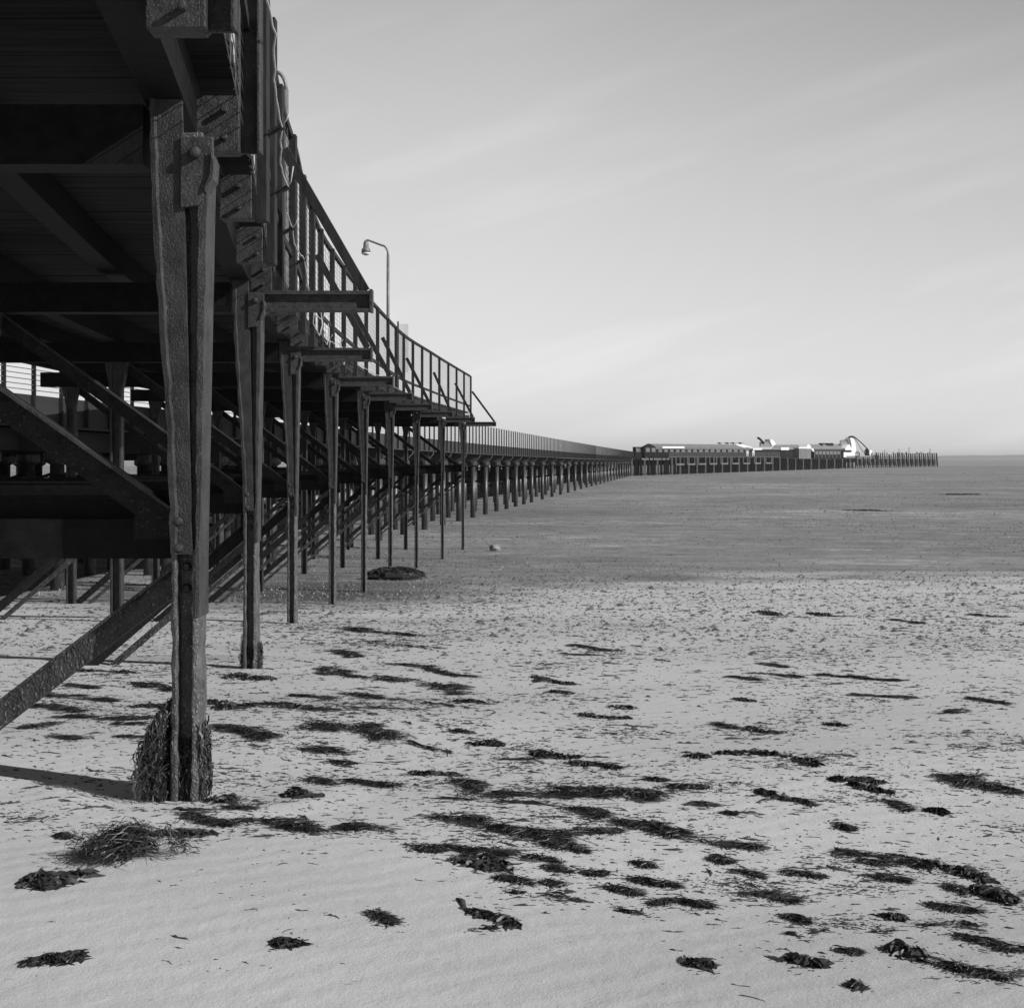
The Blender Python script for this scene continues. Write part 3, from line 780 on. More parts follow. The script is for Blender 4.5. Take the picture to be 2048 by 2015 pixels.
term = thing("pier_pavilion", "low pavilion with long grey roof between the two curved canopies", "pavilion", ph(1570, 915, 6))
c = MB(); strip(c, [1560, 1600, 1640, 1690], lambda u: 897.5, lambda u: vd(u) + 1.5, 2.5, 6.5); c.build("wall", WALLD, term)
c = MB(); vv = [ph(1545, 897.0, 5), ph(1610, 896.4, 5), ph(1686, 895.6, 5), ph(1548, 889.6, 13), ph(1610, 888.6, 13), ph(1684, 887.4, 13)]
vv += [p - np.array((0, 0, .3)) for p in vv]
c.add(vv, [(0,1,4,3), (1,2,5,4), (6,9,10,7), (7,10,11,8), (0,3,9,6), (2,8,11,5), (0,6,7,1), (1,7,8,2), (3,4,10,9), (4,5,11,10)]); c.build("roof", ROOF, term)
c = MB(); rect(c, 1562, 1578, 894.4, 899.8, .15, 4); tag(c.build("fascia_board", WHITE, term), "bright white blank fascia board")
c = MB(); strip(c, [1628, 1655, 1684], lambda u: 896.6, lambda u: 899.0, 1.2, 1.5); c.build("canopy_edge", PALEW, term)
c = MB(); strip(c, [1628, 1655, 1684], lambda u: 899.0, lambda u: 916.0, .4, 2); c.build("front_wall", WALLD, term)
for k in range(7):
    u = 1631 + k * 7.3; c = MB(); rect(c, u, u + 5.0, 902, 908.5, .1, 1.8); c.build("window", GLASS, term)
for u in np.arange(1629, 1686, 7.3):
    c = MB(); rect(c, u, u + .8, 900, 915.5, .15, 1.75); c.build("pilaster", PALEW, term)
c = MB(); rect(c, 1655, 1667, 885.8, 893.5, 3, 9); c.build("plant_box", WALLD, term)
c = MB(); rect(c, 1643.5, 1645.5, 887.5, 894.5, .6, 9); c.build("chimney", WALLD, term)

kio = thing("pier_kiosk", "grey block with two dark windows and white gables, middle of the pier head", "kiosk", ph(1610, 917, -1))
c = MB(); rect(c, 1598, 1622, 896.5, 917, 5, -1); c.build("wall", GREYP, kio)
c = MB(); rect(c, 1597.5, 1613, 893.8, 896.6, 5.5, -1.4); tag(c.build("parapet", WHITE, kio), "white flat parapet")
c = MB(); plate(c, [(1612.5, 897), (1622.5, 897), (1622, 892), (1618, 888.4), (1615.5, 888.4)], 3, -1.2); c.build("gable", WHITE, kio)
c = MB(); plate(c, [(1621, 896), (1627, 896.5), (1628.5, 903.5), (1625.5, 902)], 2, -1.2); c.build("side_gable", WHITE, kio)
for u in (1601.5, 1611.5):
    c = MB(); rect(c, u, u + 4.8, 903, 914, .15, -1.2); c.build("window", GLASS, kio)

tow = thing("white_tower", "tall curved white tower with dark crest at the end of the pier buildings", "tower", ph(1705, 912, 2))
c = MB(); plate(c, [(1703, 911), (1711.5, 911), (1712, 897), (1711, 887), (1708, 879.5), (1704.5, 874.5), (1700, 875.2), (1702, 882), (1703.2, 892)], 1.6, 2); c.build("tower_wall", WHITE, tow)
c = MB(); plate(c, [(1700.5, 874.8), (1709.5, 876), (1709.5, 873.2), (1706, 871.2), (1702, 872.2)], .8, 1.6); c.build("crest", WALLD, tow)
whs = thing("white_gabled_hut", "small white gabled hut with dark canopy at the tower's foot", "hut", ph(1696, 914, -2))
c = MB(); plate(c, [(1690.5, 911.5), (1703, 911.5), (1703, 896), (1698.5, 888), (1695, 890.5), (1690.5, 896.5)], 4, -1); c.build("wall", WHITE, whs)
c = MB(); rect(c, 1689.5, 1703.2, 900, 903.6, 1.2, -2.4); c.build("canopy", WALLD, whs)
c = MB(); rect(c, 1687.5, 1692.5, 904, 914, .3, -2.2); c.build("door", WHITE, whs)

cr = thing("derrick_crane", "dark slanting crane jib with a stay, between the white tower and a cabin", "crane", ph(1738, 912, 3))
c = MB(); c.tube([ph(1708.5, 873.5, 3), ph(1722, 884.5, 3), ph(1736, 898.5, 3)], .19, 6); c.build("jib", WALLD, cr)
c = MB(); c.tube([ph(1709, 875.5, 3), ph(1726.5, 904, 3)], .11, 6); c.build("stay", WALLD, cr)
c = MB(); plate(c, [(1734, 911), (1739.5, 911), (1738.3, 901), (1736, 897), (1734.8, 898.5), (1735.5, 903)], .8, 3); c.build("base", WALLD, cr)
c = MB(); rect(c, 1739, 1744.5, 900, 909, 2, 2.5); c.build("cabin", WHITE, cr)
wh = thing("paddle_wheel_frame", "round dark wheel-like frame standing beside the white tower's foot", "wheel", ph(1714, 912, -1))
c = MB(); ctr = ph(1714.5, 908.5, -1)
c.tube([ctr + np.array((math.cos(a) * .82, math.cos(a) * .25, math.sin(a) * .82)) for a in np.linspace(0, 2*math.pi, 17)], .17, 6); c.build("rim", WALLD, wh)
c = MB(); c.bar(ctr - (0, 0, 1.4), ctr + (0, 0, .8), .15, .15, (0, 1, 0)); c.build("support", WALLD, wh)

# landing stage of timber piles running out to the right
ls = thing("landing_stage", "open timber landing stage of slanting piles at the seaward end of the pier head", "jetty", ph(1790, 935))
c = MB(); strip(c, [1713, 1760, 1800, 1840, 1874], lambda u: 913.6 - (u-1713)*.004, lambda u: 915.3 - (u-1713)*.004, .5); c.build("walkway", PALEW, ls)
c = MB(); strip(c, [1713, 1760, 1800, 1840, 1872], lambda u: 917.5, lambda u: 931.0 - (u-1713)*.006, .4, 6); c.build("backing_boards", WALLD, ls)
c = MB(); strip(c, [1713, 1760, 1800, 1840, 1873], lambda u: 928.4 - (u-1713)*.008, lambda u: 929.4 - (u-1713)*.008, .3, .6); c.build("waler", PALEW, ls)
pr = np.random.default_rng(12)
for k, u in enumerate(np.arange(1714, 1875, 4.3)):
    big = k > 18 or k % 3 == 0
    vt = 906.0 + pr.uniform(-2, 3) if u > 1742 else 913
    if u > 1800: vt = 904.5 + pr.uniform(-1.5, 2.5)
    c = MB(); a = ph(u - .5, vt, -.2); b = ph(u + 2.0, 934.5, -1.2); b[2] = -4.2
    c.tube([a, b], .30 if big else .22, 6); c.build("pile", PALEW if k % 2 == 0 else DARK, ls)
for k, u in enumerate(np.arange(1722, 1870, 13.0)):
    c = MB(); c.bar(ph(u, 916, .3), ph(u + 6.5, 930, .3), .25, .25); c.build("raking_brace", PALEW, ls)
for u, vt in ((1769, 899.5), (1798, 897.5), (1818, 894), (1860, 896)):
    c = MB(); c.tube([ph(u, vt, 1), ph(u, 913, 1)], .10, 6); c.build("mast", WALLD, ls)
c = MB(); rect(c, 1752, 1759, 910.0, 919.5, 1.0, -.8); c.build("fender_box", WALLD, ls)

# a pale stone and two small dark rocks on the flats
def blob(label, name, u, v, w, h, mat, seed, cat="rock", group=None):
    Y = ground_Y(u, v); p = np.array(((u - CU)/F*Y, Y, float(ground_z((u - CU)/F*Y, Y))))
    r = np.random.default_rng(seed); c = MB(); n1, n2 = 7, 10; vv = []
    for a in range(n1):
        th = math.pi * (a + .001) / (n1 - .998)
        for b in range(n2):
            f_ = 2*math.pi*b/n2; k = 1 + r.uniform(-.18, .18)
            vv.append(p + np.array((w/2*k*math.sin(th)*math.cos(f_), w*.36*k*math.sin(th)*math.sin(f_), h*.35 + h*.65*k*math.cos(th))))
    c.add(vv, [(a*n2+b, (a+1)*n2+b, (a+1)*n2+(b+1) % n2, a*n2+(b+1) % n2) for a in range(n1-1) for b in range(n2)])
    return tag(c.build(name, mat, origin=p), label, cat, group)
_ys = np.exp(np.linspace(math.log(2.0), math.log(560), 6000)); _vs = HV - ZP(_ys) * F / _ys
def ground_Y(u, v):
    return float(np.interp(v, _vs[::-1], _ys[::-1]))
blob("pale boulder alone on the dark flats, right of the farthest trestle", "boulder", 990, 1101, .42, .24, STONE, 2)

blob("rounded dark mound of weed beside the pool, between the fifth and sixth columns", "weed_mound", 790, 1158, 1.25, .24, WEED, 6, "seaweed")

# ------------------------------------------------------------------ seaweed
def blades(base, dirs, ln, wd, lift, curl, seed, seg=5, droop=False):
    """many thin curved fronds; base (n,3), dirs angle (n,), ln (n,), wd (n,)"""
    r = np.random.default_rng(seed); n = len(base)
    tt = np.linspace(0, 1, seg + 1)
    ang = dirs[:, None] + np.cumsum(r.normal(0, curl, (n, seg + 1)), 1)
    st = ln[:, None] / seg
    x = base[:, 0:1] + np.concatenate((np.zeros((n, 1)), np.cumsum(np.cos(ang[:, :-1]) * st, 1)), 1)
    y = base[:, 1:2] + np.concatenate((np.zeros((n, 1)), np.cumsum(np.sin(ang[:, :-1]) * st, 1)), 1)
    arch = lift[:, None] * np.sin(np.pi * (0.15 + 0.85 * tt))[None] + r.normal(0, .12, (n, seg + 1)) * lift[:, None]
    z = base[:, 2:3] + np.maximum(arch, 0.001)
    w = wd[:, None] * (np.sin(np.pi * (0.12 + 0.83 * tt)))[None] * .5
    tw = r.uniform(-.9, .9, (n, 1)) + np.cumsum(r.normal(0, .35, (n, seg + 1)), 1)
    sx, sy = -np.sin(ang) * np.cos(tw), np.cos(ang) * np.cos(tw); sz = np.sin(tw)
    Lf = np.stack((x - sx*w, y - sy*w, np.maximum(z - sz*w, base[:, 2:3] - .004)), -1)
    Rt = np.stack((x + sx*w, y + sy*w, np.maximum(z + sz*w, base[:, 2:3] - .004)), -1)
    V = np.stack((Lf, Rt), 2).reshape(-1, 3)
    k0 = (np.arange(n)[:, None] * (seg + 1) + np.arange(seg)[None]).ravel() * 2
    Fq = np.stack((k0, k0 + 1, k0 + 3, k0 + 2), -1)
    return V, Fq

def mesh_obj(name, V, Fq, mat, origin):
    me = bpy.data.meshes.new(name)
    V = V - np.array(origin)
    me.vertices.add(len(V)); me.vertices.foreach_set('co', V.ravel())
    me.loops.add(Fq.size); me.loops.foreach_set('vertex_index', Fq.ravel().astype(np.int32))
    me.polygons.add(len(Fq)); me.polygons.foreach_set('loop_start', (np.arange(len(Fq)) * 4).astype(np.int32)); me.polygons.foreach_set('loop_total', np.full(len(Fq), 4, np.int32))
    me.update(calc_edges=True)
    me.materials.append(mat)
    o = bpy.data.objects.new(name, me); o.location = tuple(float(q) for q in origin)
    COL.objects.link(o); return o

def heap(spine, wid, hgt, seed):
    """a low lumpy body under the fronds: a strip whose height and edges vary"""
    r = np.random.default_rng(seed + 999); m = max(6, len(spine)); ts = np.linspace(0, 1, m)
    sp = np.array(spine); d = sp[-1] - sp[0]; L = np.linalg.norm(d) + 1e-9; d = d / L; nrm = np.array((-d[1], d[0]))
    V = []; K = 7
    for k, tq in enumerate(ts):
        p = np.array([np.interp(tq, np.linspace(0, 1, len(sp)), sp[:, q]) for q in (0, 1)])
        env = (math.sin(math.pi * (0.02 + .96*tq))**.6) * r.uniform(.55, 1.1)
        for j in range(K):
            s = (j / (K-1) - .5) * 2
            q = p + nrm * s * wid * .5 * env + d * r.uniform(-.02, .02) * L
            zz = float(ground_z(q[0], q[1])) - .004 + hgt * env * (1 - s*s) * r.uniform(.3, 1.0)
            V.append((q[0], q[1], zz))
    Fq = np.array([(a*K+b, a*K+b+1, (a+1)*K+b+1, (a+1)*K+b) for a in range(m-1) for b in range(K-1)])
    return np.array(V), Fq

def clump(u0, v0, u1, v1, t, style, label, seed, name="seaweed_clump", cat="seaweed", group=None):
    Ya, Yb = ground_Y(u0, v0), ground_Y(u1, v1)
    A, B = np.array(((u0-CU)/F*Ya, Ya)), np.array(((u1-CU)/F*Yb, Yb))
    Ym = (Ya + Yb)/2; zg = abs(float(ZP(Ym)))
    px = Ym / F; dY = Ym*Ym/(F*zg)
    hgt = max(.010, min(.31*t*px, .05)); wid = max(.016, .43*t*dY)
    L = np.linalg.norm(B - A); r = np.random.default_rng(seed)
    d = (B - A)/max(L, 1e-6); ang0 = math.atan2(d[1], d[0]); nrm = np.array((-d[1], d[0]))
    spine = []
    bend = r.normal(0, .10) * L
    for k in range(9):
        q = k/8; spine.append(A + (B - A)*q + nrm*(bend*math.sin(math.pi*q)))
    spine = np.array(spine)
    big = L * wid
    if style == 'l':  n, bl, bw, spread, curl = int(90 + 1100*big**.5), .055, .015, 1.3, .35
    elif style == 's': n, bl, bw, spread, curl = int(16 + 60*L), min(.5*L, .16), .005, .22, .12
    else: n, bl, bw, spread, curl = int(140 + 2600*big**.5), min(.10, .3*L + .03), .0036, .7, .28
    n = min(n, 1300)
    px_w = max(1.0, Ym / 7.5)                               # fronds farther off are drawn broader and fewer
    bw *= px_w ** .8; n = int(n / px_w ** .35)
    # a few knots of different size along the line give the clump its uneven outline
    K = max(2, int(2 + L / .10)); K = min(K, 9)
    kc = np.sort(r.uniform(.06, .94, K)); ks = r.uniform(.35, 1.0, K)*np.where(r.random(K) < .3, .45, 1); ko = r.normal(0, .42, K)*wid
    pk = ks / ks.sum(); pick = r.choice(K, n, p=pk)
    q = np.clip(kc[pick] + r.normal(0, .42 / K, n)*(.6 + .6*ks[pick]), 0, 1)
    loose = r.random(n) < .16; q[loose] = r.random(loose.sum())
    base = np.array([[np.interp(x, np.linspace(0, 1, 9), spine[:, k]) for x in q] for k in (0, 1)]).T
    env = ks[pick]
    lat = ko[pick]*.8 + r.normal(0, .26, n)*wid*env
    lat[loose] = r.normal(0, .34, loose.sum())*wid
    base = base + nrm*lat[:, None]
    dirs = ang0 + r.normal(0, spread, n) + np.pi*(r.random(n) < .45)
    ln = bl*r.uniform(.4, 1.3, n); wd = bw*r.uniform(.5, 1.5, n)
    base = base - np.stack((np.cos(dirs), np.sin(dirs)), -1)*(ln*.45)[:, None]
    gz = ground_z(base[:, 0], base[:, 1])
    near = np.exp(-((lat - ko[pick]*.8)/(wid*.4*env + 1e-6))**2)*env; near[loose] *= .2
    z0 = gz + hgt*.75*near*r.random(n)
    lift = (.2 + .8*r.random(n))*hgt*(.25 + .75*near)
    V, Fq = blades(np.stack((base[:, 0], base[:, 1], z0), -1), dirs, ln, wd, lift, curl, seed + 1)
    if style in 'lm':
        for j in range(K):
            hl = max(.025, L*.5/K*ks[j]*.75); pc = np.array([np.interp(kc[j], np.linspace(0, 1, 9), spine[:, k]) for k in (0, 1)]) + nrm*ko[j]*.8
            V2, F2 = heap([pc - d*hl, pc + d*hl], wid*ks[j]*.55, hgt*ks[j]*.65, seed + 13*j)
            Fq = np.vstack((Fq, F2 + len(V))); V = np.vstack((V, V2))
    if style == 's' or Ym > 14:
        V2, F2 = heap(list(spine), wid*.4, hgt*.5, seed + 5); Fq = np.vstack((Fq, F2 + len(V))); V = np.vstack((V, V2))
    org = (spine[4][0], spine[4][1], float(ground_z(spine[4][0], spine[4][1])))
    o = mesh_obj(name, V, Fq, WEED, org)
    return tag(o, label, cat, group)

# shaggy fronds over the mound by the pool
def mound_fronds():
    mo = SC.objects.get("weed_mound"); r = np.random.default_rng(8); n = 700
    x0, y0, z0 = mo.location
    a = r.uniform(0, 2*math.pi, n); q = np.sqrt(r.random(n))
    bx, by = x0 + np.cos(a)*q*.66, y0 + np.sin(a)*q*.28
    bz = z0 + .25*np.sqrt(np.maximum(0, 1 - q*q)) - .02
    V, Fq = blades(np.column_stack((bx, by, bz)), a + r.normal(0, .5, n), r.uniform(.08, .22, n), r.uniform(.012, .03, n), r.uniform(.02, .07, n), .3, 9)
    o = mesh_obj("fronds", V, Fq, WEED, (x0, y0, z0)); o.parent = mo; o.location = (0, 0, 0)
mound_fronds()

# (u0, v0, u1, v1, thickness, style, label)
BIG = [
 (871,1628,1138,1680,30,'m',"largest slanting wrack heap in the middle foreground, thick dark head at its left end"),
 (1058,1682,1138,1706,22,'m',"ragged wrack patch touching the lower right end of the largest slanting heap"),
 (881,1706,1042,1716,22,'m',"spread wrack tuft with trailing strands, just above the dense black clump"),
 (897,1730,1035,1748,32,'l',"dense black leafy bladderwrack clump below the spread tuft in the middle foreground"),
 (1112,1583,1320,1600,40,'m',"broad tangled wrack mat, widest of the middle foreground, right of two long thin lines"),
 (964,1581,1140,1594,15,'m',"long narrow dark wrack line leading into the left side of the broad tangled mat"),
 (877,1586,1100,1608,11,'s',"thin straggling wrack line beneath the long narrow dark one"),
 (895,1552,955,1580,20,'m',"wedge shaped wrack tuft above the long narrow wrack lines"),
 (694,1657,788,1668,28,'m',"star-like wrack tuft with a peaked top, alone on bare sand left of the largest heap"),
 (745,1848,790,1868,14,'m',"small frayed tuft alone on bare sand left of the kelp strap"),
 (809,1703,872,1716,14,'m',"little curled tuft left of the spread wrack tuft"),
 (1125,1616,1200,1642,17,'m',"loose wrack scatter between the broad tangled mat and the largest heap"),
 (1130,1666,1236,1666,10,'m',"thin fringe of wrack running right from the end of the largest heap"),
 (1667,1567,1765,1571,10,'l',"smooth dark lens of wrack, upper of a close pair at right"),
 (1707,1577,1782,1592,12,'l',"dark wrack lens, lower of the close pair at right"),
 (1882,1560,2048,1592,22,'m',"long wrack drift running out of the picture at the right edge, upper one"),
 (1235,1642,1300,1664,12,'m',"pale thin tail of wrack at the left end of the tapering drift"),
 (1290,1652,1522,1692,26,'m',"big tapering wrack drift with a pointed right end, right of centre foreground"),
 (1669,1698,1860,1722,20,'m',"left half of the long wrack drift at lower right, blunt and ragged"),
 (1820,1712,1976,1756,18,'l',"right half of the long wrack drift at lower right, drawn out to a thin tail"),
 (1725,1715,1790,1720,11,'m',"small wrack lens tucked beneath the long drift at lower right"),
 (1725,1740,1818,1753,13,'m',"flat wrack patch with a short tail, below the long drift at lower right"),
 (1574,1739,1650,1749,15,'m',"rounded wrack patch left of the flat patch with a short tail"),
 (1427,1708,1467,1722,15,'m',"compact wrack knot below the pointed end of the tapering drift"),
 (1469,1788,1586,1800,15,'m',"two-lobed wrack patch, lighter left lobe, right of centre foreground"),
 (1357,1808,1417,1820,12,'m',"curved dark wrack patch left of the two-lobed one"),
 (1559,1836,1610,1850,11,'m',"short thick wrack patch below the two-lobed one"),
 (1891,1762,1936,1784,17,'m',"loose wrack tuft left of the ragged mass at the right edge"),
 (1958,1766,2060,1804,42,'l',"ragged leafy mass of wrack cut by the right edge of the picture"),
 (1859,1802,1962,1818,14,'m',"strung-out wrack row below the loose tuft near the right edge"),
 (1763,1828,1796,1838,10,'l',"small crab-like wrack knot with a thin upright stalk on bare sand"),
 (1925,1874,1988,1897,24,'m',"oval brushy wrack tuft near the lower right edge"),
 (1985,1908,2050,1910,15,'m',"dense wrack patch cut by the right edge, below the oval tuft"),
 (1778,1908,1856,1940,30,'l',"dark ring-shaped wrack clump with a pale spot in its middle, lower right"),
 (1556,1930,1640,1946,22,'l',"solid dark wrack mound shaped like a fish, bottom right of centre"),
 (1384,1938,1416,1951,14,'l',"tiny black triangular wrack scrap alone at the bottom, right of centre"),
 (1877,1942,1936,1960,17,'m',"wrack tuft with a raised sprig, near the bottom right corner"),
 (1938,1964,2012,1985,12,'m',"lowest wrack streak, slanting down towards the bottom right corner"),
 (318,1676,430,1678,22,'l',"oval dark wrack cake with lighter centre, in front of the nearest column's foot"),
 (369,1636,458,1657,13,'m',"slanting wrack streak between the nearest column's foot and the oval cake"),
 (479,1641,600,1650,18,'m',"branching wrack arm pointing left, right of the slanting streak"),
 (585,1640,640,1672,26,'m',"bushy curled end of the branching wrack arm"),
 (459,1609,516,1618,13,'m',"rectangular wrack patch just right of the nearest column's foot"),
 (572,1576,646,1587,19,'l',"shiny black wrack clump on bare sand right of the nearest column"),
 (559,1905,612,1908,13,'l',"small wrack scrap with a pointed right end, bottom left of centre"),
 (116,1672,137,1683,12,'m',"tiny wrack sprig alone at far left above the fan"),
 (600,1462,810,1485,32,'m',"broadest wrack mat left of centre, thickening to the right, on pale sand"),
 (423,1462,542,1480,30,'m',"wide low wrack mat between the nearest column and the broadest mat"),
 (823,1484,893,1500,9,'s',"double wrack strand right of the broadest mat"),
 (935,1485,1002,1487,14,'l',"twiggy wrack sprig sticking up from bare sand near the centre"),
 (1074,1498,1160,1510,13,'l',"dark wrack slug, upper left of two stepped ones near the centre"),
 (1144,1520,1244,1536,15,'l',"dark wrack slug, lower right of two stepped ones near the centre"),
 (823,1535,903,1538,9,'l',"thin wrack streak with a thicker right end, left of centre"),
 (423,1400,476,1422,22,'l',"peaked leafy wrack heap just right of the nearest column"),
 (537,1415,625,1428,13,'l',"dark boat-shaped wrack patch below the streak right of the nearest column"),
 (488,1406,574,1410,10,'m',"wrack streak above the dark boat-shaped patch"),
 (454,1350,532,1364,17,'l',"upstanding crusty wrack heap in front of the second column's foot"),
 (665,1334,802,1362,15,'m',"slanting wrack drift right of the second column, longest of its row"),
 (837,1362,932,1384,16,'m',"wrack drift stepping down right from the slanting one"),
 (686,1380,806,1398,12,'m',"wrack streak with a thick drooping right end, below the slanting drift"),
 (651,1257,849,1271,15,'m',"wide dark wrack spread on the sand behind the third trestle's foot"),
 (912,1400,988,1410,10,'l',"smooth dark wrack lens near the picture's centre line, below the stepped drifts"),
 (1410,1509,1632,1542,16,'l',"long smooth whale-shaped wrack drift tapering to the right, right of centre"),
 (1153,1430,1262,1433,6,'l',"thin wrack line with a small peak, centre"),
 (1228,1412,1260,1419,9,'l',"small peaked wrack tuft just above the thin peaked line"),
 (161,1344,270,1350,10,'l',"dark wrack row at left, nearest the brace foot in the sand"),
 (85,1389,238,1398,14,'m',"long wrack patch at far left, under the big slanting brace"),
 (79,1406,178,1420,14,'m',"wrack patch with pale shell scatter at far left"),
 (271,1370,342,1382,14,'m',"hooked wrack patch left of the nearest column, upper one"),
 (258,1409,342,1416,11,'l',"wrack streak reaching the left side of the nearest column"),
 (195,1439,295,1443,16,'m',"pale feathery wrack patch left of the weedy column foot"),
 (57,1460,128,1446,11,'m',"wrack drift rising to the right at the far left edge"),
]
SMALL = [
 (1055,1727,1114,1736,10,'m'),(1093,1747,1147,1754,10,'m'),(1170,1756,1212,1758,13,'m'),(1257,1765,1348,1778,17,'m'),(1203,1781,1277,1797,8,'m'),(1130,1695,1176,1710,10,'m'),
 (1000,1771,1057,1782,10,'m'),(1089,1778,1132,1781,9,'m'),(1011,1799,1052,1802,6,'s'),(1091,1808,1172,1818,8,'s'),(1299,1818,1346,1810,9,'m'),
 (1235,1826,1288,1840,5,'s'),(942,1875,990,1878,3,'s'),(1476,1740,1524,1753,9,'m'),(1846,1854,1914,1847,4,'s'),(1923,1848,1962,1856,4,'s'),
 (1747,1868,1788,1866,4,'s'),(1620,1872,1662,1860,4,'s'),(1574,1875,1607,1881,5,'s'),(1680,1916,1714,1919,6,'m'),(1447,1626,1468,1631,13,'m'),
 (1758,1603,1814,1621,8,'m'),(1859,1623,1890,1629,8,'l'),(1671,1645,1702,1656,6,'m'),(1703,1994,1728,2004,5,'m'),(351,1617,424,1621,6,'s'),
 (698,1546,797,1559,10,'m'),(623,1542,676,1553,14,'m'),(658,1513,708,1517,8,'m'),(605,1493,700,1502,10,'m'),(902,1465,948,1466,4,'m'),
 (684,1418,834,1427,7,'s'),(633,1428,680,1429,6,'m'),(1000,1512,1108,1512,7,'s'),(586,1385,658,1392,8,'m'),(851,1408,928,1420,6,'s'),
 (763,1326,867,1341,8,'m'),(865,1340,960,1354,8,'m'),(763,1278,880,1299,7,'s'),(656,1302,714,1314,10,'m'),(1058,1351,1090,1360,9,'l'),
 (1098,1358,1146,1365,6,'l'),(1098,1381,1142,1387,6,'l'),(1144,1288,1221,1303,10,'m'),(1125,1307,1242,1313,7,'s'),(1375,1514,1404,1517,7,'l'),
 (1498,1448,1566,1459,8,'l'),(1432,1440,1478,1450,5,'m'),(1472,1398,1500,1403,6,'l'),(1489,1344,1596,1354,8,'m'),(1642,1347,1802,1358,10,'m'),
 (1522,1330,1566,1336,6,'m'),(1704,1392,1829,1397,8,'m'),(1940,1398,2022,1411,7,'m'),(1875,1424,1934,1418,6,'m'),(1266,1728,1302,1738,10,'m'),
 (1780,1240,1838,1247,7,'m'),(1634,1225,1680,1233,7,'l'),(1948,1229,2010,1234,5,'m'),(1540,1224,1562,1229,8,'l'),(143,1374,190,1379,8,'m'),
 (107,1433,184,1437,11,'m'),(95,1475,162,1482,8,'m'),(233,1453,285,1455,7,'m'),(236,1478,286,1479,5,'m'),(58,1942,112,1936,5,'m'),
 (1688,1020,1782,1022,3,'l'),(1888,988,1934,990,4,'l'),(1460,1350,1530,1358,6,'m'),(1560,1600,1600,1606,6,'m'),(1650,1440,1690,1444,4,'l'),
 (1290,1560,1330,1564,7,'m'),(1340,1577,1410,1580,9,'m'),(1380,1610,1440,1614,8,'m'),(1520,1590,1545,1596,6,'l'),(1610,1610,1630,1614,6,'m'),
]
for k, (a, b, c2, d, t, s_, lab) in enumerate(BIG):
    clump(a, b, c2, d, t, s_, lab, 100 + 7*k)
for k, (a, b, c2, d, t, s_) in enumerate(SMALL):
    clump(a, b, c2, d, t, s_, "small nameless wrack tuft or strand lying on open sand" if False else "small dark tuft of stranded seaweed lying on the open beach", 2000 + 7*k, "seaweed_tuft", "seaweed", "small tufts of stranded seaweed")
# the kelp strap: a hooked stalk end and a ragged leathery body
clump(930, 1836, 1046, 1874, 15, 'l', "long leathery kelp strap with a hooked upper end, alone at the bottom centre", 33, "kelp_strap")
kp = SC.objects.get("kelp_strap")
def gpt(u, v, h): Yq = ground_Y(u, v); return np.array(((u-CU)/F*Yq, Yq, float(ZP(Yq)) + h))
c = MB(); c.tube([gpt(u, v, h) for u, v, h in ((905, 1819, .012), (915, 1816, .022), (923, 1821, .024), (926, 1830, .02), (931, 1838, .018), (952, 1847, .016), (985, 1855, .014), (1020, 1862, .012), (1043, 1868, .01))], [.004, .010, .013, .013, .013, .014, .012, .010, .006], 8)
c.build("strap", WEED, kp, smooth=True)
c = MB(); c.tube([gpt(u, v, .01) for u, v in ((985, 1858), (1008, 1868), (1020, 1874), (1042, 1876))], .006, 6)
c.tube([gpt(u, v, .012) for u, v in ((1041, 1850), (1043, 1862), (1046, 1875))], .005, 6); c.build("branch", WEED, kp, smooth=True)
# leafy clump with a long stalk at lower left
clump(104, 1930, 160, 1928, 20, 'l', "small kelp holdfast with a long straight stalk pointing right, bottom left corner", 41, "kelp_stalk")
st_o = SC.objects.get("kelp_stalk")
c = MB(); Yk = ground_Y(150, 1936); pk = [(u, v) for u, v in ((130, 1932), (165, 1935), (205, 1930), (248, 1924))]
c.tube([np.array(((u-CU)/F*ground_Y(u, v), ground_Y(u, v), float(ZP(ground_Y(u, v))) + .012)) for u, v in pk], [.016, .013, .009, .004], 8); c.build("stalk", WEED, st_o, smooth=True)

# the fan of fronds at lower left and the leafy bladderwrack beside it
def fan():
    r = np.random.default_rng(77); n = 420
    Yr = ground_Y(318, 1732); root = np.array(((318-CU)/F*Yr, Yr))
    a = R(180) + r.normal(0.10, .42, n)
    side = r.random(n) < .10; a[side] = r.normal(0.1, .5, side.sum())
    ln = r.uniform(.12, .235, n); ln[side] *= .35
    base = root + r.normal(0, .012, (n, 2)) + np.stack((np.cos(a), np.sin(a)), -1)*r.uniform(0, .06, n)[:, None]
    z = ground_z(base[:, 0], base[:, 1]) + r.uniform(0, .035, n)
    V, Fq = blades(np.column_stack((base, z)), a, ln, r.uniform(.0025, .005, n), r.uniform(.01, .075, n), .12, 78, 7)
    # short forked tips
    m = 900; pick = r.integers(0, n, m); tt = r.uniform(.45, 1, m)
    tip = base[pick] + np.stack((np.cos(a[pick]), np.sin(a[pick])), -1)*(ln[pick]*tt)[:, None]
    zt = ground_z(tip[:, 0], tip[:, 1]) + r.uniform(.0, .06, m)
    V2, F2 = blades(np.column_stack((tip, zt)), a[pick] + r.normal(0, .5, m), r.uniform(.015, .045, m), r.uniform(.0025, .005, m), r.uniform(.004, .03, m), .2, 79, 4)
    V, Fq = np.vstack((V, V2)), np.vstack((Fq, F2 + len(V)))
    tag(mesh_obj("seaweed_fan", V, Fq, WEED, (root[0], root[1], float(ZP(Yr)))), "fan of fine fronds spreading left from a pale root, lower left foreground", "seaweed")
fan()
clump(48, 1790, 190, 1776, 44, 'l', "leafy bladderwrack clump with broad lobes, left of the frond fan at lower left", 51)

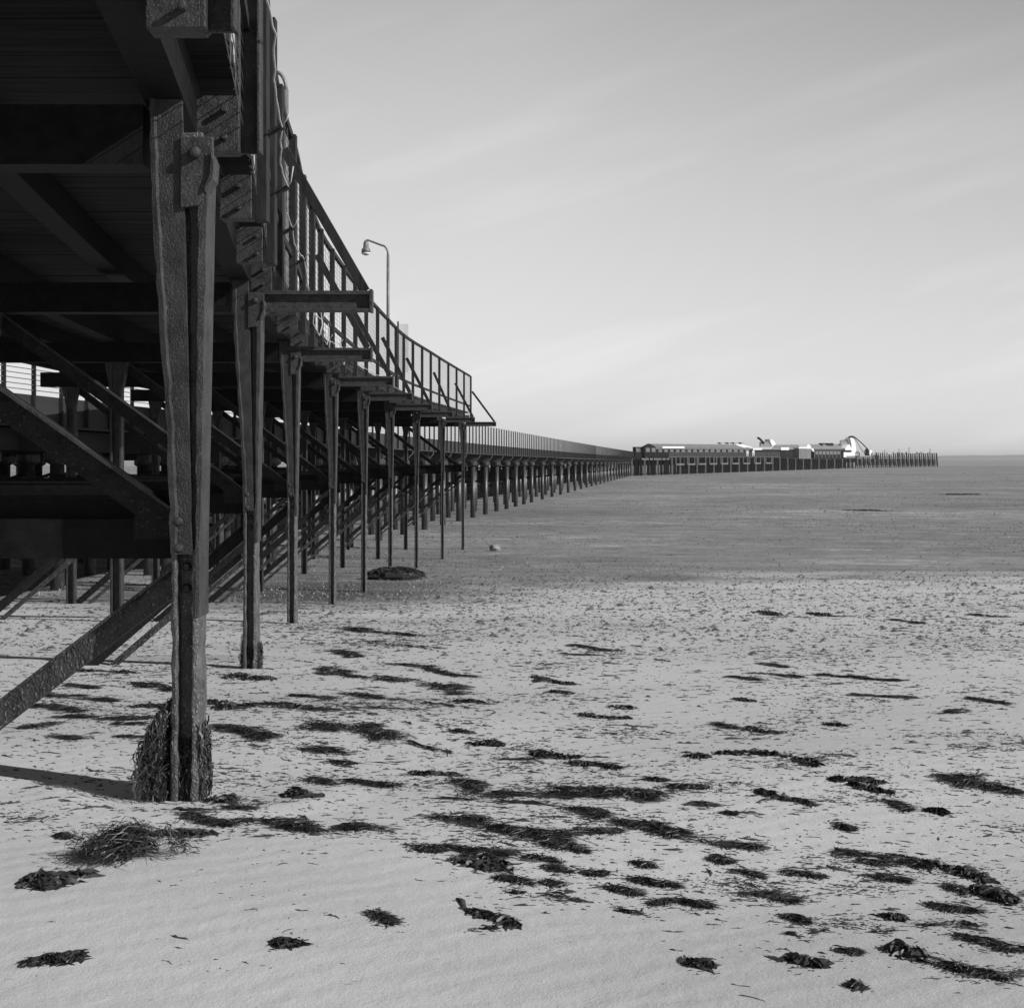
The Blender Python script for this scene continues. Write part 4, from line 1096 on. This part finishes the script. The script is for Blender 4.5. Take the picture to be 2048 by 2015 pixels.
# weed hanging on the feet of the two nearest columns
def foot_weed(i, label, n, zlo, zhi, side):
    Y = COLY[i]; X = float(COLX(Y)); r = np.random.default_rng(60 + i); g = float(ground_z(X, Y))
    V, Fq = [], []; off = 0
    seg = 6
    for k in range(n):
        s = r.choice(3, p=side); tz = r.beta(1.1, 1.5)
        z0 = g + zlo + (zhi - zlo)*tz*(1, .6, .8)[s]
        bulge = math.sin(math.pi*(.22 + .70*tz))
        if s == 0: out = np.array((-1, r.normal(0, .45), 0)); reach = (.092 if i == 0 else .022)*bulge
        elif s == 1: out = np.array((r.normal(0, .3), -1, 0)); reach = .03*bulge
        else: out = np.array((1, r.normal(0, .4), 0)); reach = .012*bulge
        p = np.array(((X - .062, X + r.uniform(-.045, .05), X + .062)[s], (Y + r.uniform(-.10, .10), Y - .03, Y + r.uniform(-.08, .08))[s], z0)) + out*reach*r.uniform(0, 1)
        reach *= .35
        ln = r.uniform(.04, .12); w = r.uniform(.003, .009)
        pts = []
        for q in range(seg + 1):
            tq = q/seg
            pts.append(p + out*reach*math.sin(tq*2.2)*r.uniform(.8, 1.2) + np.array((r.normal(0, .005), r.normal(0, .005), -ln*tq**1.3)))
        pts = np.array(pts); pts[:, 2] = np.maximum(pts[:, 2], g - .01)
        a = r.uniform(0, math.pi); sd = np.array((math.cos(a), math.sin(a), .2))
        ww = w*np.sin(np.pi*(.2 + .75*np.linspace(0, 1, seg + 1)))[:, None]*.5
        vv = np.stack((pts - sd*ww, pts + sd*ww), 1).reshape(-1, 3)
        V.append(vv); Fq += [(off+2*q, off+2*q+1, off+2*q+3, off+2*q+2) for q in range(seg)]; off += len(vv)
    tag(mesh_obj("hanging_weed", np.vstack(V), np.array(Fq), WEED, (X, Y, g)), label, "seaweed")
foot_weed(0, "thick shaggy weed hanging round the foot of the nearest column", 3800, .04, .40, (.80, .13, .07))
foot_weed(1, "thin fringe of weed round the foot of the second column", 420, .03, .30, (.25, .35, .40))
clump(425, 1585, 470, 1580, 30, 'l', "crumpled wrack heap washed against the right of the nearest column's foot", 63)

# countless small flakes and strands between the clumps: stuff
def scraps():
    r = np.random.default_rng(91); n = 31000
    v = 1185 + (2040 - 1185)*r.beta(.8, 2.5, n); u = r.uniform(-60, 2110, n)
    keep = np.ones(n, bool)
    bare = ((u < 900) & (v > 1700)) | ((v > 1850) & (u < 1250)); keep &= ~(bare & (r.random(n) < .86))
    bare2 = (v > 1400) & (v < 1500) & (u > 1150); keep &= ~(bare2 & (r.random(n) < .6))
    u, v = u[keep], v[keep]; n = len(u)
    # gather part of the flakes into loose swarms
    cu, cv = r.uniform(0, 2048, 90), 1200 + 780*r.beta(1.2, 1.6, 90); sw = r.random(n) < .45; ix = r.integers(0, 90, n)
    u = np.where(sw, cu[ix] + r.normal(0, 55, n), u); v = np.where(sw, cv[ix] + r.normal(0, 9, n), v)
    allc = [c_[:5] for c_ in BIG + SMALL if c_[1] > 1230]; wts = np.array([abs(c_[2] - c_[0]) + 20 for c_ in allc]); wts = wts/wts.sum()
    hal = r.random(n) < .22; ci = r.choice(len(allc), n, p=wts); tq = r.normal(.5, .42, n); A_ = np.array(allc, float)[ci]
    u = np.where(hal, A_[:, 0] + (A_[:, 2] - A_[:, 0])*tq + r.normal(0, 12, n), u); v = np.where(hal, A_[:, 1] + (A_[:, 3] - A_[:, 1])*tq + r.normal(0, 1, n)*(4 + .55*A_[:, 4]), v)
    v = np.clip(v, 1180, 2060)
    bare = ((u < 900) & (v > 1690)) | ((v > 1840) & (u < 1300)); k_ = ~(bare & ~hal & (r.random(n) < .93)); u, v = u[k_], v[k_]; n = len(u)
    Y = np.interp(v, _vs[::-1], _ys[::-1]); x = (u - CU)/F*Y
    ln = np.minimum(r.lognormal(-4.25, .75, n), .10)*(1 + (Y - 5)/9); wd = r.uniform(.06, .26, n)**1.3*ln*.9 + .0012 + .00045*Y
    ang = r.normal(-.10, .38, n)
    flip = r.random(n) < .2; ang[flip] += r.normal(0, 1.0, flip.sum())
    S = 6; tt = np.linspace(-.5, .5, S + 1)
    bend = r.normal(0, .25, (n, 1))
    A = ang[:, None] + bend*tt[None]*2
    px = x[:, None] + np.cos(A)*ln[:, None]*tt; py = Y[:, None] + np.sin(A)*ln[:, None]*tt
    w = wd[:, None]*(1 - (2*np.abs(tt[None]))**1.5*.8)*r.uniform(.25, 1.6, (n, S + 1))
    hz = np.minimum(w*.45, .009)*r.uniform(.3, 1.3, (n, S + 1)) + .0008
    nx_, ny_ = -np.sin(A), np.cos(A)
    g = ground_z(px, py)
    Lf = np.stack((px - nx_*w/2, py - ny_*w/2, g - .002), -1); M = np.stack((px, py, g + hz), -1); Rt = np.stack((px + nx_*w/2, py + ny_*w/2, g - .002), -1)
    V = np.stack((Lf, M, Rt), 2).reshape(-1, 3)
    k0 = ((np.arange(n)[:, None]*(S+1) + np.arange(S)[None])*3).ravel()
    Fq = np.vstack([np.stack((k0+b, k0+3+b, k0+4+b, k0+1+b), -1) for b in range(2)])
    tag(mesh_obj("seaweed_scraps", V, Fq, SCRAP, (0, 10, float(ZP(10)))), "countless small dark seaweed scraps scattered over the beach sand", "seaweed scraps", kind='stuff')
scraps()

# eel-grass standing in tufts over the wet flats: stuff
EEL = rough_mat("eel_grass", 0.10, 0.27, 3, 0.6, 0.2)
def eel_grass():
    r = np.random.default_rng(17); n = 80000
    v = 944 + (1215 - 944)*r.random(n); u = r.uniform(-300, 2350, n)
    Y = np.interp(v, _vs[::-1], _ys[::-1]); x = (u - CU)/F*Y
    edge = 24.5 + np.clip((x + 4)/11, 0, 1)*7.5 + 2.2*np.sin(x*.55) + 1.5*np.sin(x*1.7 + 1)
    dens = .5 + .28*np.sin(x*.21 + .05*Y) + .22*np.sin(Y*.33 + .13*x) + .25*np.sin(x*.063 - Y*.08 + 2)
    keep = (r.random(n) < np.clip(dens, .08, 1)*np.clip((Y - edge)/3.5, .04, 1)); u, v, Y, x = u[keep], v[keep], Y[keep], x[keep]; n = len(u)
    V, Fq = [], []
    g = ground_z(x, Y); h = r.lognormal(-3.55, .5, n)*(.5 + Y/190); w = r.uniform(.008, .03, n)*(.5 + Y/90)
    for k in range(2):
        a = r.uniform(0, math.pi, n); dx, dy = np.cos(a)*w, np.sin(a)*w; lx, ly = r.normal(0, .5, n)*h, r.normal(0, .5, n)*h
        p0 = np.stack((x - dx, Y - dy, g - .01), -1); p1 = np.stack((x + dx, Y + dy, g - .01), -1)
        p2 = np.stack((x + dx*.35 + lx, Y + dy*.35 + ly, g + h*r.uniform(.6, 1, n)), -1); p3 = np.stack((x - dx*.35 + lx, Y - dy*.35 + ly, g + h*r.uniform(.6, 1, n)), -1)
        V.append(np.stack((p0, p1, p2, p3), 1).reshape(-1, 3)); Fq.append(np.arange(4*n).reshape(n, 4) + 4*n*k)
    tag(mesh_obj("eel_grass", np.vstack(V), np.vstack(Fq), EEL, (0, 60, float(ZP(60)))), "short dark eel grass scattered over the wet flats", "eel grass", kind='stuff')
eel_grass()

# worm casts and pebbles stippling the damp sand: stuff
CAST = rough_mat("wet_silt", 0.05, 0.16, 8, 0.7, 0.4)
def casts():
    r = np.random.default_rng(23); n = 14000
    v = 1150 + 170*r.beta(1.2, 2.0, n); u = r.uniform(-100, 2150, n)
    Y = np.interp(v, _vs[::-1], _ys[::-1]); x = (u - CU)/F*Y
    s_ = r.lognormal(-4.3, .5, n)*(.5 + Y/26); h = s_*r.uniform(.3, .8, n); g = ground_z(x, Y) - .003
    V = [np.stack((x + r.normal(0, .15, n)*s_, Y + r.normal(0, .15, n)*s_, g + h), -1)]
    for k in range(5):
        a = 2*math.pi*k/5 + r.uniform(-.4, .4, n); q = s_*r.uniform(.7, 1.3, n)
        V.append(np.stack((x + np.cos(a)*q, Y + np.sin(a)*q*.8, g), -1))
    V = np.stack(V, 1).reshape(-1, 3); b = np.arange(n)*6
    fs = []
    me = bpy.data.meshes.new("worm_casts")
    tri = np.vstack([np.stack((b, b + 1 + k, b + 1 + (k + 1) % 5), -1) for k in range(5)])
    org = np.array((0, 20, float(ZP(20)))); V = V - org
    me.vertices.add(len(V)); me.vertices.foreach_set('co', V.ravel()); me.loops.add(tri.size); me.loops.foreach_set('vertex_index', tri.ravel().astype(np.int32))
    me.polygons.add(len(tri)); me.polygons.foreach_set('loop_start', (np.arange(len(tri))*3).astype(np.int32)); me.polygons.foreach_set('loop_total', np.full(len(tri), 3, np.int32))
    me.update(calc_edges=True); me.materials.append(CAST)
    o = bpy.data.objects.new("worm_casts", me); o.location = tuple(org); COL.objects.link(o)
    tag(o, "small dark worm casts and pebbles stippling the damp sand", "worm casts", kind='stuff')
casts()

# pale shell chips on the sand: stuff
SHELL = rough_mat("shell", 0.6, 0.8, 5, 0.5, 0.1)
def shells():
    r = np.random.default_rng(29); n = 420
    v = 1300 + 480*r.beta(1.1, 1.6, n); u = np.where(r.random(n) < .5, r.uniform(0, 700, n), r.uniform(0, 2048, n))
    Y = np.interp(v, _vs[::-1], _ys[::-1]); x = (u - CU)/F*Y; q = r.uniform(.003, .008, n)*(.7 + Y/12); g = ground_z(x, Y); a = r.uniform(0, 6.28, n)
    P = [np.stack((x + np.cos(a + b)*q*f, Y + np.sin(a + b)*q*f, g + q*.25*k), -1) for b, f, k in ((0, 1.2, 0), (1.6, .8, 1.4), (3.1, 1.1, .3), (4.7, .8, 1.2))]
    tag(mesh_obj("shell_chips", np.stack(P, 1).reshape(-1, 3), np.arange(4*n).reshape(n, 4), SHELL, (0, 9, float(ZP(9)))), "tiny pale shell chips scattered on the beach", "shells", kind='stuff')
shells()
